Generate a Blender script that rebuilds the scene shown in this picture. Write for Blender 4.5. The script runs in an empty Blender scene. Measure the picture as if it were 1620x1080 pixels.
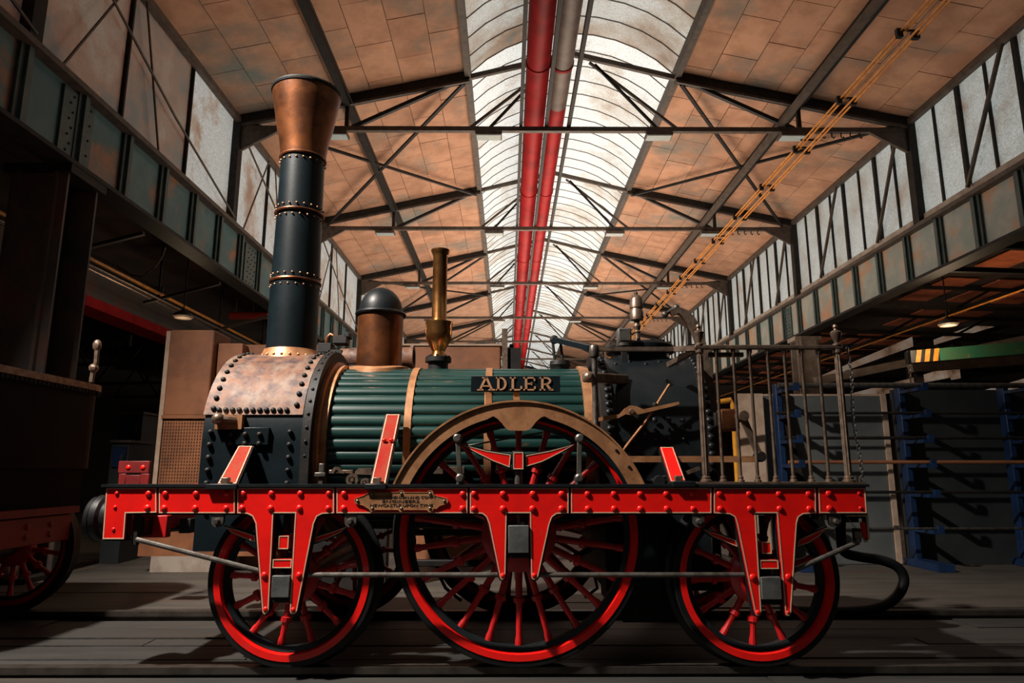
import bpy, bmesh, math, random
from math import sin, cos, tan, atan, atan2, pi, radians, sqrt
from mathutils import Vector, Matrix, Quaternion, Euler
random.seed(7)
S = bpy.context.scene
COL = S.collection

# ------------------------------------------------------------------ camera, world, light
F = 1080.0                                   # focal length in pixels of a 1620 wide frame
H = 1.04                                     # eye height above the rail head
PITCH = atan(205.0 / F)
YAW = radians(0.365)
cd = bpy.data.cameras.new('camera'); cd.lens = 24.0; cd.sensor_width = 36.0
cd.clip_start = 0.05; cd.clip_end = 300
cam = bpy.data.objects.new('camera', cd); COL.objects.link(cam)
cam.location = (0, 0, H); cam.rotation_euler = (pi / 2 + PITCH, 0, -YAW)
S.camera = cam

w = bpy.data.worlds.new('world'); S.world = w; w.use_nodes = True
bg = w.node_tree.nodes['Background']
bg.inputs[0].default_value = (0.16, 0.24, 0.28, 1); bg.inputs[1].default_value = 0.03

S.view_settings.view_transform = 'Standard'; S.view_settings.look = 'None'
S.view_settings.gamma = 1.0; S.view_settings.use_curve_mapping = False
S.view_settings.exposure = 0.0

def area(name, loc, rot, sx, sy, power, col, spread=180):
    d = bpy.data.lights.new(name, 'AREA'); d.shape = 'RECTANGLE'; d.size = sx; d.size_y = sy
    d.energy = power; d.color = col; d.spread = radians(spread)
    o = bpy.data.objects.new(name, d); COL.objects.link(o); o.location = loc; o.rotation_euler = rot
    return o
# added upward area light low behind the engine, brightens the roof lining
area('roof_wash', (1.2, 25, 2.6), (pi, 0, 0), 4.5, 28, 2150, (1.0, 0.84, 0.68), 175)
# daylight of the left clerestory bays behind the camera
area('clerestory_daylight', (-4.6, 0.0, 6.2), (radians(0), radians(-62), 0), 1.6, 9, 40, (0.80, 0.92, 1.0))

# ------------------------------------------------------------------ helpers
def P(x, y, Y):
    """world point at depth Y seen at a pixel of the 1620x1080 frame"""
    u = (x - 810) / F; v = (540 - y) / F
    d = Vector((u, cos(PITCH) - v * sin(PITCH), sin(PITCH) + v * cos(PITCH)))
    d = Matrix.Rotation(-YAW, 3, 'Z') @ d
    k = Y / d.y
    return Vector((d.x * k, Y, H + d.z * k))
def PX(x, y, Y): return P(x, y, Y).x
def PZ(y, Y, x=810): return P(x, y, Y).z
def XZ(pts, Y): return [(P(a, b, Y).x, P(a, b, Y).z) for a, b in pts]

W = {}                                        # world location of every object
class MB:
    def __init__(s): s.v = []; s.f = []
    def add(s, vs, fs):
        n = len(s.v); s.v += [tuple(p) for p in vs]; s.f += [tuple(i + n for i in f) for f in fs]; return s
    def box(s, x0, x1, y0, y1, z0, z1):
        vs = [(x, y, z) for x in (x0, x1) for y in (y0, y1) for z in (z0, z1)]
        return s.add(vs, [(0, 1, 3, 2), (4, 6, 7, 5), (0, 4, 5, 1), (2, 3, 7, 6), (0, 2, 6, 4), (1, 5, 7, 3)])
    def bar(s, a, b, w, h, up=(0, 0, 1)):
        """rectangular bar from a to b"""
        a = Vector(a); b = Vector(b); d = (b - a).normalized(); up = Vector(up)
        if abs(d.dot(up)) > .98: up = Vector((0, 1, 0))
        r = d.cross(up).normalized(); u = r.cross(d)
        vs = [p + r * (i * w / 2) + u * (j * h / 2) for p in (a, b) for i, j in ((-1, -1), (1, -1), (1, 1), (-1, 1))]
        return s.add(vs, [(3, 2, 1, 0), (4, 5, 6, 7), (0, 1, 5, 4), (1, 2, 6, 5), (2, 3, 7, 6), (3, 0, 4, 7)])
    def prism(s, pts, y0, y1, ax='y'):
        """polygon (a,b) swept along an axis: y -> (x,z), x -> (y,z), z -> (x,y)"""
        A = sum(p[0] * q[1] - q[0] * p[1] for p, q in zip(pts, pts[1:] + pts[:1]))
        if A < 0: pts = pts[::-1]
        n = len(pts)
        m = {'y': lambda p, t: (p[0], t, p[1]), 'x': lambda p, t: (t, p[0], p[1]), 'z': lambda p, t: (p[0], p[1], t)}[ax]
        vs = [m(p, y0) for p in pts] + [m(p, y1) for p in pts]
        fs = [tuple(range(n)), tuple(range(2 * n - 1, n - 1, -1))]
        fs += [(i, n + i, n + (i + 1) % n, (i + 1) % n) for i in range(n)]
        if ax != 'y': fs = [f[::-1] for f in fs]
        return s.add(vs, fs)
    def ring(s, outer, inner, y0, y1):
        """closed band between two outlines of equal count in the xz plane"""
        n = len(outer); vs = []
        for y in (y0, y1):
            vs += [(p[0], y, p[1]) for p in outer] + [(p[0], y, p[1]) for p in inner]
        fs = []
        for i in range(n):
            j = (i + 1) % n
            fs += [(i, j, n + j, n + i), (2 * n + i, 3 * n + i, 3 * n + j, 2 * n + j),
                   (i, 2 * n + i, 2 * n + j, j), (n + i, n + j, 3 * n + j, 3 * n + i)]
        return s.add(vs, fs)
    def tube(s, pts, r, n=8, closed=False, rs=None, cap=True):
        pts = [Vector(p) for p in pts]; N = len(pts); vs = []; fs = []; ref = None
        for i, p in enumerate(pts):
            if closed: t = (pts[(i + 1) % N] - pts[i - 1]).normalized()
            else: t = (pts[min(i + 1, N - 1)] - pts[max(i - 1, 0)]).normalized()
            if ref is None:
                ref = Vector((0, 0, 1)) if abs(t.z) < .9 else Vector((0, 1, 0))
            a = t.cross(ref).normalized(); b = a.cross(t); ref = b
            rr = rs[i] if rs else r
            vs += [p + a * (rr * cos(2 * pi * k / n)) + b * (rr * sin(2 * pi * k / n)) for k in range(n)]
        M = N if closed else N - 1
        for i in range(M):
            for k in range(n):
                l = (k + 1) % n; j = (i + 1) % N
                fs.append((i * n + k, i * n + l, j * n + l, j * n + k))
        if cap and not closed: fs += [tuple(range(n))[::-1], tuple((N - 1) * n + k for k in range(n))]
        return s.add(vs, fs)
    def lathe(s, prof, o, ax=(0, 0, 1), n=24, a0=0, a1=2 * pi):
        """profile of (radius, distance along axis)"""
        ax = Vector(ax).normalized(); o = Vector(o)
        ref = Vector((1, 0, 0)) if abs(ax.x) < .9 else Vector((0, 1, 0))
        a = (ref - ax * ref.dot(ax)).normalized(); b = ax.cross(a)
        full = abs(a1 - a0) >= 2 * pi - 1e-4; m = n if full else n + 1; vs = []; fs = []
        for r, t in prof:
            for k in range(m):
                q = a0 + (a1 - a0) * k / n
                vs.append(o + ax * t + (a * cos(q) + b * sin(q)) * max(r, 1e-5))
        for i in range(len(prof) - 1):
            for k in range(n):
                l = (k + 1) % m
                fs.append((i * m + k, i * m + l, (i + 1) * m + l, (i + 1) * m + k))
        return s.add(vs, fs)
    def ball(s, c, r, n=12, sz=1.0):
        k = 8
        return s.lathe([(r * sin(pi * i / k), -r * sz * cos(pi * i / k)) for i in range(k + 1)], c, n=n)
    def mesh(s, name, mat, smooth=True, ang=35):
        me = bpy.data.meshes.new(name); me.from_pydata(s.v, [], s.f); me.update()
        bm = bmesh.new(); bm.from_mesh(me)
        bmesh.ops.remove_doubles(bm, verts=bm.verts, dist=1e-5)
        bmesh.ops.recalc_face_normals(bm, faces=bm.faces)
        bm.to_mesh(me); bm.free()
        if smooth:
            me.shade_smooth(); me.set_sharp_from_angle(angle=radians(ang))
        me.materials.append(mat)
        return me
    def build(s, name, mat, parent=None, bev=0, smooth=True, ang=35):
        xs = [p[0] for p in s.v]; ys = [p[1] for p in s.v]; zs = [p[2] for p in s.v]
        c = Vector(((min(xs) + max(xs)) / 2, (min(ys) + max(ys)) / 2, (min(zs) + max(zs)) / 2))
        if parent is None: c.z = min(zs)
        s.v = [(p[0] - c.x, p[1] - c.y, p[2] - c.z) for p in s.v]
        o = inst(name, s.mesh(name, mat, smooth, ang), c, parent)
        if bev:
            m = o.modifiers.new('bevel', 'BEVEL'); m.width = bev; m.segments = 2; m.limit_method = 'ANGLE'
        return o
def inst(name, me, loc, parent=None, rot=None, scale=None):
    o = bpy.data.objects.new(name, me); COL.objects.link(o); loc = Vector(loc); W[o.name] = loc
    if parent is not None:
        o.parent = parent; o.location = loc - W[parent.name]
    else: o.location = loc
    if rot is not None:
        o.rotation_mode = 'QUATERNION'; o.rotation_quaternion = rot
    if scale is not None: o.scale = scale if hasattr(scale, '__len__') else (scale,) * 3
    return o
def tag(o, label, cat, group=None, kind=None):
    o['label'] = label; o['category'] = cat
    if group: o['group'] = group
    if kind: o['kind'] = kind
    return o
def struct(o, label=None):
    o['kind'] = 'structure'
    if label: o['label'] = label
    return o
def thing(name, loc, label, cat, group=None):
    o = inst(name, None, loc); o.empty_display_size = .2
    return tag(o, label, cat, group)
def offset(pts, d):
    """inset (d>0) of a closed outline by mitres"""
    A = sum(p[0] * q[1] - q[0] * p[1] for p, q in zip(pts, pts[1:] + pts[:1]))
    sg = 1 if A > 0 else -1; n = len(pts); out = []
    for i in range(n):
        p0, p1, p2 = Vector(pts[i - 1]), Vector(pts[i]), Vector(pts[(i + 1) % n])
        a = (p1 - p0).normalized(); b = (p2 - p1).normalized()
        na = Vector((-a.y, a.x)) * sg; nb = Vector((-b.y, b.x)) * sg
        m = na + nb; L = m.length
        m = m / L if L > 1e-4 else na
        k = d / max(m.dot(na), .35)
        out.append((p1.x + m.x * k, p1.y + m.y * k))
    return out
def arc(cx, cz, r, a0, a1, n):
    return [(cx + r * cos(a0 + (a1 - a0) * i / n), cz + r * sin(a0 + (a1 - a0) * i / n)) for i in range(n + 1)]

# ------------------------------------------------------------------ materials
def mat(name, c1, c2=None, rough=.5, metal=0.0, scale=6, lo=.42, hi=.62, c3=None, s3=2.0, lo3=.5, hi3=.7,
        bump=0.0, bscale=60, rnd=0.0, coat=0.0, spec=.5, stretch=None, rough2=None):
    m = bpy.data.materials.new(name); m.use_nodes = True
    N = m.node_tree.nodes; L = m.node_tree.links
    b = N['Principled BSDF']
    b.inputs['Roughness'].default_value = rough; b.inputs['Metallic'].default_value = metal
    b.inputs['Coat Weight'].default_value = coat; b.inputs['Specular IOR Level'].default_value = spec
    b.inputs['Base Color'].default_value = (*c1, 1)
    geo = N.new('ShaderNodeNewGeometry'); vec = geo.outputs['Position']
    if stretch:
        mp = N.new('ShaderNodeMapping'); mp.inputs['Scale'].default_value = stretch
        L.new(vec, mp.inputs['Vector']); vec = mp.outputs[0]
    def noise(sc, det=5, ro=.6):
        t = N.new('ShaderNodeTexNoise'); t.inputs['Scale'].default_value = sc
        t.inputs['Detail'].default_value = det; t.inputs['Roughness'].default_value = ro
        L.new(vec, t.inputs['Vector']); return t.outputs['Fac']
    def ramp(src, a, c):
        r = N.new('ShaderNodeMapRange'); r.inputs[1].default_value = a; r.inputs[2].default_value = c
        L.new(src, r.inputs[0]); return r.outputs[0]
    def mix(fac, A, B):
        x = N.new('ShaderNodeMix'); x.data_type = 'RGBA'
        L.new(fac, x.inputs[0])
        for k, q in ((6, A), (7, B)):
            if isinstance(q, tuple): x.inputs[k].default_value = (*q, 1)
            else: L.new(q, x.inputs[k])
        return x.outputs[2]
    col = c1
    if c2:
        fac = ramp(noise(scale), lo, hi); col = mix(fac, c1, c2)
        if rough2 is not None:
            r = N.new('ShaderNodeMapRange'); L.new(fac, r.inputs[0])
            r.inputs[3].default_value = rough; r.inputs[4].default_value = rough2; L.new(r.outputs[0], b.inputs['Roughness'])
    if c3: col = mix(ramp(noise(s3, 6, .65), lo3, hi3), col, c3)
    if rnd:
        oi = N.new('ShaderNodeObjectInfo'); r = N.new('ShaderNodeMapRange')
        r.inputs[3].default_value = 1 - rnd; r.inputs[4].default_value = 1 + rnd
        L.new(oi.outputs['Random'], r.inputs[0])
        h = N.new('ShaderNodeHueSaturation'); L.new(r.outputs[0], h.inputs['Value'])
        if isinstance(col, tuple): h.inputs['Color'].default_value = (*col, 1)
        else: L.new(col, h.inputs['Color'])
        col = h.outputs[0]
    if not isinstance(col, tuple): L.new(col, b.inputs['Base Color'])
    if bump:
        bp = N.new('ShaderNodeBump'); bp.inputs['Strength'].default_value = bump; bp.inputs['Distance'].default_value = .02
        L.new(noise(bscale, 4, .7), bp.inputs['Height']); L.new(bp.outputs[0], b.inputs['Normal'])
    return m
def glowmat(name, cols, strength, scale=1.2, lo=.35, hi=.7, fine=40):
    """daylit grimy wired glass"""
    m = mat(name, (.25, .25, .24), rough=.6)
    N = m.node_tree.nodes; L = m.node_tree.links; b = N['Principled BSDF']
    geo = N.new('ShaderNodeNewGeometry')
    t = N.new('ShaderNodeTexNoise'); t.inputs['Scale'].default_value = scale; t.inputs['Detail'].default_value = 8; t.inputs['Roughness'].default_value = .68
    L.new(geo.outputs['Position'], t.inputs['Vector'])
    r = N.new('ShaderNodeValToRGB'); L.new(t.outputs['Fac'], r.inputs[0])
    e = r.color_ramp.elements; e[0].position = lo; e[0].color = (*cols[0], 1); e[1].position = hi; e[1].color = (*cols[-1], 1)
    for i, c in enumerate(cols[1:-1]):
        q = e.new(lo + (hi - lo) * (i + 1) / (len(cols) - 1)); q.color = (*c, 1)
    t2 = N.new('ShaderNodeTexNoise'); t2.inputs['Scale'].default_value = fine; t2.inputs['Detail'].default_value = 3
    L.new(geo.outputs['Position'], t2.inputs['Vector'])
    mr = N.new('ShaderNodeMapRange'); mr.inputs[1].default_value = .3; mr.inputs[2].default_value = .7
    mr.inputs[3].default_value = .6 * strength; mr.inputs[4].default_value = 1.25 * strength
    L.new(t2.outputs['Fac'], mr.inputs[0])
    L.new(r.outputs[0], b.inputs['Emission Color']); L.new(mr.outputs[0], b.inputs['Emission Strength'])
    return m

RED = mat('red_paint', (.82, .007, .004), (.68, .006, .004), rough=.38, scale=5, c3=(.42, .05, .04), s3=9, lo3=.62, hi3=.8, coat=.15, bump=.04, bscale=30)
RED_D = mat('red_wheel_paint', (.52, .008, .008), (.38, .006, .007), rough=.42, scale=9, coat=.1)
RED_F = mat('red_faded', (.34, .028, .015), (.28, .045, .025), rough=.75, spec=.12, scale=14, c3=(.32, .008, .005), s3=5)
CREAM = mat('cream_lining', (.55, .42, .28), rough=.6)
BLACK = mat('black_paint', (.005, .008, .010), (.009, .012, .014), spec=.3, rough=.42, scale=8, bump=.05, bscale=40)
BLACKM = mat('black_iron', (.008, .009, .010), (.018, .014, .011), spec=.3, rough=.55, scale=10, bump=.1, bscale=50)
TYRE = mat('tyre_steel', (.005, .006, .007), (.010, .009, .008), spec=.25, rough=.5, scale=10)
GREEN = mat('green_lagging', (.003, .026, .023), (.007, .038, .033), rough=.36, scale=5, c3=(.16, .07, .04), s3=11, lo3=.66, hi3=.78, coat=.2, rnd=.18, stretch=(.35, 1, 1))
RUST = mat('rusty_sheet', (.17, .066, .030), (.20, .135, .10), rough=.6, metal=.1, scale=9, c3=(.055, .028, .028), s3=11, lo3=.46, hi3=.64, bump=.12, bscale=40)
BRONZE = mat('tarnished_brass', (.44, .215, .10), (.31, .14, .062), rough=.45, metal=.35, scale=12, c3=(.15, .08, .05), s3=25, lo3=.6, hi3=.75, bump=.05, bscale=60)
BRASS = mat('polished_brass', (.70, .33, .11), (.46, .19, .06), rough=.24, metal=.95, scale=9)
COPPER = mat('copper', (.27, .095, .034), (.13, .045, .018), rough=.38, metal=.8, scale=5, c3=(.06, .035, .03), s3=4, lo3=.5, hi3=.75)
BLUEBLK = mat('blue_black_sheet', (.0022, .0062, .0088), (.0045, .010, .0135), spec=.25, rough=.42, scale=6, bump=.04, bscale=30)
STEEL = mat('worn_steel', (.16, .15, .135), (.09, .075, .065), rough=.42, metal=.7, scale=18, bump=.05)
STEELB = mat('brown_steel', (.26, .19, .14), (.15, .10, .075), rough=.4, metal=.7, scale=22)
GREY_BOX = mat('grey_axle_box', (.085, .09, .088), (.055, .058, .058), rough=.5, scale=12, bump=.08)
CEIL = mat('roof_board', (.45, .235, .143), (.34, .168, .098), rough=.9, scale=2.2, c3=(.13, .145, .13), s3=.6, lo3=.50, hi3=.72, bump=.2, bscale=25, rnd=.10)
CEILSLAB = mat('roof_slab', (.36, .20, .125), (.27, .145, .09), rough=.9, scale=2.5, bump=.1, bscale=20)
DARKSTEEL = mat('dark_truss_paint', (.013, .013, .013), (.026, .020, .016), spec=.2, rough=.6, scale=9)
TRUSSBR = mat('dusty_truss_paint', (.085, .058, .042), (.045, .034, .027), rough=.65, scale=8)
TEAL = mat('teal_girder_paint', (.045, .110, .120), (.075, .145, .150), rough=.5, scale=2.0, c3=(.30, .125, .055), s3=1.5, lo3=.52, hi3=.66, bump=.12, bscale=18)
TEALR = mat('lit_girder_paint', (.27, .31, .285), (.38, .37, .33), rough=.6, scale=2.4, c3=(.50, .25, .13), s3=1.7, lo3=.49, hi3=.66, bump=.12, bscale=18)  # right girder: light on its face put into the paint, rust patches
STIFF = mat('girder_stiffener_paint', (.035, .062, .060), (.060, .080, .074), rough=.5, scale=5)
SKYL = glowmat('skylight_glass', [(.30, .17, .10), (.62, .56, .48), (.86, .87, .82)], .86, scale=.7, lo=.30, hi=.52)
SKYD = glowmat('dimmed_skylight_glass', [(.06, .08, .08), (.22, .11, .055), (.36, .30, .24), (.50, .50, .46)], .80, scale=.8, lo=.32, hi=.62)  # near panes: falloff towards the top of the frame put into the glow
CLERD = glowmat('rusty_dimmed_glass', [(.02, .025, .028), (.16, .05, .02), (.20, .13, .09)], .42, scale=1.0, lo=.38, hi=.62)  # rust stains; the dark upper left corner is also put into the glow
CLERL = glowmat('left_clerestory_glass', [(.24, .085, .035), (.42, .30, .23), (.56, .57, .54)], .50, scale=1.1, lo=.34, hi=.50)
CLERR = glowmat('right_clerestory_glass', [(.30, .20, .14), (.42, .44, .41), (.54, .58, .56)], .50, scale=1.0, lo=.32, hi=.56)
ANNEX = glowmat('annex_glass', [(.12, .05, .022), (.42, .26, .17), (.5, .42, .34)], .30, scale=1.4, lo=.36, hi=.6)
REDPIPE = mat('red_duct', (.30, .007, .008), (.20, .005, .006), spec=.15, rough=.6, scale=3, rnd=.05)
GREYPIPE = mat('grey_duct', (.17, .12, .10), (.12, .085, .07), rough=.6, scale=5)
ORANGE = mat('orange_bar', (.66, .25, .03), (.48, .16, .02), rough=.5, scale=9)
FLOORM = mat('floor_plank', (.085, .075, .062), (.052, .048, .042), rough=.62, scale=5, c3=(.12, .075, .048), s3=2.5, lo3=.55, hi3=.75, bump=.35, bscale=14, rnd=.15, stretch=(.25, 1, 1))
FLOORC = mat('floor_concrete', (.085, .076, .066), (.052, .048, .044), rough=.7, scale=2.0, bump=.2, bscale=12)
RAIL = mat('rail_steel', (.08, .07, .06), (.05, .042, .036), rough=.45, metal=.7, scale=9)
CONC = mat('concrete', (.36, .30, .25), (.26, .20, .16), rough=.85, scale=4, bump=.2)
RUSTBOX = mat('brown_machine_plate', (.28, .105, .042), (.19, .070, .029), rough=.6, scale=3, c3=(.11, .055, .038), s3=4, lo3=.6, hi3=.8, bump=.08)
GREYPAN = mat('grey_panel', (.105, .115, .115), (.075, .085, .088), rough=.65, scale=2, bump=.05)
DARKPAN = mat('dark_grey_panel', (.022, .027, .029), (.014, .018, .020), rough=.7, scale=2, bump=.05)  # grey panel with shade behind the rack put into its colour; also cabinet bodies
BLACKD = mat('wagon_black', (.0025, .0035, .0045), (.005, .005, .005), rough=.5, scale=6, spec=.05)
REDW = mat('wagon_red', (.16, .006, .005), (.10, .004, .004), rough=.5, scale=6)
SHADED = mat('shaded_plank', (.034, .032, .029), (.019, .019, .018), rough=.62, scale=5, c3=(.060, .042, .030), s3=2.5, lo3=.55, hi3=.75, bump=.4, bscale=14, rnd=.2, stretch=(.25, 1, 1))  # darker copy of the floor plank, foreground shade put into its colour
LIGHTPAN = mat('plywood_edge', (.48, .35, .26), (.38, .26, .18), rough=.8, scale=6)
BLUE = mat('blue_rack_paint', (.008, .028, .085), (.006, .018, .055), rough=.45, scale=8)
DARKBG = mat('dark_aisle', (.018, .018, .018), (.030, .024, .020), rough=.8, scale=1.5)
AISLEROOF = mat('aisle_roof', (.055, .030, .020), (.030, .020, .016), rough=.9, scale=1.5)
AISLEBRD = mat('aisle_board', (.55, .14, .05), (.38, .09, .035), rough=.9, scale=3, rnd=.3)
YELLOW = mat('yellow_paint', (.62, .27, .02), (.45, .18, .02), rough=.5, scale=9)
GREENC = mat('green_crane_paint', (.022, .12, .070), (.04, .11, .055), rough=.5, scale=4, c3=(.34, .16, .06), s3=5, lo3=.6, hi3=.72)
RUBBER = mat('rubber', (.006, .006, .007), spec=.25, rough=.5)
LETTER = mat('letter_brass', (.52, .30, .17), (.42, .22, .12), rough=.5, metal=.35, scale=30)
INK = mat('engraved_ink', (.035, .022, .015), rough=.7)
PANEL_LAMP = glowmat('lamp_panel', [(.10, .12, .10), (.16, .20, .18)], .8, scale=6)

# ------------------------------------------------------------------ floor and rails
floor = struct(MB().box(-16, 20, 9.0, 62, -.30, -.05).build('floor', FLOORC), 'worn dark workshop floor with planks and sunken rails')
sub = MB().box(-16, 20, -8, 9.0, -.30, -.09).build('sub_floor', FLOORC, floor)
ys = [-8.0, -4.0, -1.0, 1.2, 2.1, 2.62, 2.98, 3.40, 3.78, 3.955]
RN, RF = 3.99, 5.49                           # rail centres
yy = [(a, b) for a, b in zip(ys, ys[1:])]
yy += [(4.09, 4.30), (4.30, 4.62), (4.62, 4.80), (4.80, 5.10), (5.10, 5.40), (5.555, 5.80), (5.80, 6.05), (6.05, 6.60), (6.60, 7.3), (7.3, 9.0)]
for a, b in yy:
    n = 3 if b > 2 else 1
    xs = [-16] + sorted(random.uniform(-5, 6) for _ in range(n - 1)) + [20]
    for x0, x1 in zip(xs, xs[1:]):
        MB().box(x0 + .004, x1 - .004, a + .010, b - .010, -.10, -.045 + random.uniform(-.010, .006)).build('plank', SHADED if b < 5.9 else FLOORM, floor, smooth=False)
def rail(y, label):
    pts = [(y - .036, 0), (y + .036, 0), (y + .036, -.035), (y + .012, -.05), (y + .012, -.085), (y + .036, -.0895), (y - .036, -.0895), (y - .012, -.085), (y - .012, -.05), (y - .036, -.035)]
    o = MB().prism(pts, -16, 20, 'x').build('rail', RAIL, None)
    return tag(o, label, 'rail')
rail(RN, 'sunken steel rail under the near wheels of the engine')
rail(RF, 'sunken steel rail under the far wheels of the engine')

# ------------------------------------------------------------------ hall shell
XL, XR = -4.95, 7.4
D1, SP = 11.56, 5.2
TR = [D1 + SP * k for k in range(-1, 9)]
YB, YE = -6.0, TR[-1]
ZT = H + 6.14; ZE = H + 6.33; ZS = H + 7.25; ZA = H + 7.68
SKL, SKR = -.72, 3.12
XA = (SKL + SKR) / 2
GB, GT = H + 3.32, H + 4.28
def roof_z(x):
    return ZE + (x - XL) / (SKL - XL) * (ZS - ZE) if x < XA else ZE + (XR - x) / (XR - SKR) * (ZS - ZE)
ceiling = struct(MB().prism([(XL - .3, ZE + .02), (SKL, ZS + .10), (SKL, ZS + .22), (XL - .3, ZE + .16)], YB, YE)
                 .build('ceiling', CEILSLAB), 'brown boarded hall roof lining on both slopes')
MB().prism([(XR + .3, ZE + .02), (SKR, ZS + .10), (SKR, ZS + .22), (XR + .3, ZE + .16)], YB, YE).build('roof_slope', CEILSLAB, ceiling)
bl, bw = 1.04, .60
for side in (0, 1):
    xa, xb = (XL, SKL) if side == 0 else (XR, SKR)
    dz = (ZS - ZE) / abs(xb - xa); ang = atan(dz) * (-1 if side == 0 else 1)
    L = sqrt((xb - xa) ** 2 + (ZS - ZE) ** 2); nr = int(L / bw)
    me = MB().box(-L / nr / 2 + .006, L / nr / 2 - .006, -bl / 2 + .006, bl / 2 - .006, 0, .03).mesh('board', CEIL, False)
    for i in range(nr):
        t = (i + .5) / nr; x = xa + (xb - xa) * t; z = ZE + (ZS - ZE) * t + .035
        for j in range(20):
            y = 7.1 + bl * (j + .5 * (i % 2)) + bl / 2
            inst('board', me, (x, y, z + random.uniform(-.004, .004)), ceiling, Quaternion((0, 1, 0), ang))
# skylight vault: curved ribs and panes
sky = struct(MB().box(SKL - .08, SKL + .03, YB, YE, ZS - .10, ZS + .14).build('window_1', TRUSSBR), 'long vaulted ridge skylight of pale grimy glass')
MB().box(SKR - .03, SKR + .08, YB, YE, ZS - .10, ZS + .14).build('curb', TRUSSBR, sky)
half = (SKR - SKL) / 2; rise = .85; RV = (half * half + rise * rise) / (2 * rise); aV = math.asin(half / RV)
zc0 = ZS + .1 + rise - RV
def vault(r0, r1, y0, y1, n=10):
    o = [(XA + r1 * sin(-aV + 2 * aV * i / n), zc0 + r1 * cos(-aV + 2 * aV * i / n)) for i in range(n + 1)]
    q = [(XA + r0 * sin(-aV + 2 * aV * i / n), zc0 + r0 * cos(-aV + 2 * aV * i / n)) for i in range(n + 1)]
    return MB().prism(o + q[::-1], y0, y1)
pw = .52
pane_me = vault(RV, RV + .015, -pw / 2 + .009, pw / 2 - .009).mesh('pane', SKYL)
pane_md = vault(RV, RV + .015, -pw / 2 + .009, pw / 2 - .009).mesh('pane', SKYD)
rib_me = vault(RV - .014, RV + .02, -.009, .009).mesh('rib', TRUSSBR, False)
k = 0; y = YB
while y < YE - .1:
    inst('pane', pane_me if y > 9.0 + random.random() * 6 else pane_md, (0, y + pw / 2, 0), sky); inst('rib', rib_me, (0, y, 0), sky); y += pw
# end wall with gable
wall_end = struct(MB().prism([(XL - 9, -.05), (XR + 11, -.05), (XR + 11, GB), (XR, ZE), (SKR, ZS + .2), (XA, ZA + .4), (SKL, ZS + .2), (XL, ZE), (XL - 9, GB)], YE, YE + .3).build('wall_back', CEILSLAB), 'far gable wall of the hall')

# clerestories
def clerestory(side, n):
    X = XL if side < 0 else XR; gm = CLERL if side < 0 else CLERR
    z0, z1 = GT + (.22 if side > 0 else .05), ZE - .02
    t = (X - .12, X) if side < 0 else (X, X + .12)
    sill = MB().box(t[0], t[1], YB, YE, GT - .02, z0).build('window_%d' % n, CONC if side > 0 else TRUSSBR)
    struct(sill, 'row of grimy clerestory windows above the %s crane girder' % ('left' if side < 0 else 'right'))
    MB().box(t[0] - .06, t[1] + .06, YB, YE, z1, ZE + .10).build('head_beam', DARKSTEEL, sill)
    MB().box(t[0] + (-.10 if side > 0 else .12), t[1] + (-.12 if side > 0 else .10), YB, YE, z1 - .08, z1 + .02).build('head_rail', TRUSSBR, sill)
    npan = 4 if side > 0 else 3
    ws = SP / npan
    pm = MB().box(-.01, .01, -ws / 2 + .03, ws / 2 - .03, z0, z1).mesh('pane', gm, False)
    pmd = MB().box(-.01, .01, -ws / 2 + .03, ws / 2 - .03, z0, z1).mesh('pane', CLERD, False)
    wmul = .035 if side > 0 else .016
    mm = MB().box(-.05, .05, -wmul, wmul, z0, z1).mesh('mullion', DARKSTEEL, False)
    xin = X + (.06 if side < 0 else -.06)
    for b, yb in enumerate([TR[0] - SP * 2, TR[0] - SP] + TR[:-1]):
        for i in range(npan):
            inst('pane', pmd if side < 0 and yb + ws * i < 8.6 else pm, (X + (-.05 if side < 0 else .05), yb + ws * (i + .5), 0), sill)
            inst('mullion', mm, (X + (-.04 if side < 0 else .03), yb + ws * i, 0), sill)
            if side > 0: inst('mullion', mm, (X + .05, yb + ws * (i + .5), 0), sill, None, (1, .55, 1))
        for a, c in (((.26, .06), (.74, .52)) if side > 0 else ((.08, .30), (.50, .36))):
            MB().bar((xin, yb + SP * a, z0 - .05), (xin, yb + SP * c, z1), .05 if side > 0 else .022, .05 if side > 0 else .022, (1, 0, 0)).build('brace', TRUSSBR, sill)
        if side < 0:
            MB().tube([(xin + .03, yb, z1 - .2), (xin + .03, yb + SP * .55, z0 + .75), (xin + .03, yb + SP, z0 + .1)], .02, 6).build('slack_pipe', TRUSSBR, sill)
    return sill
clerestory(-1, 2); clerestory(1, 3)

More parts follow.
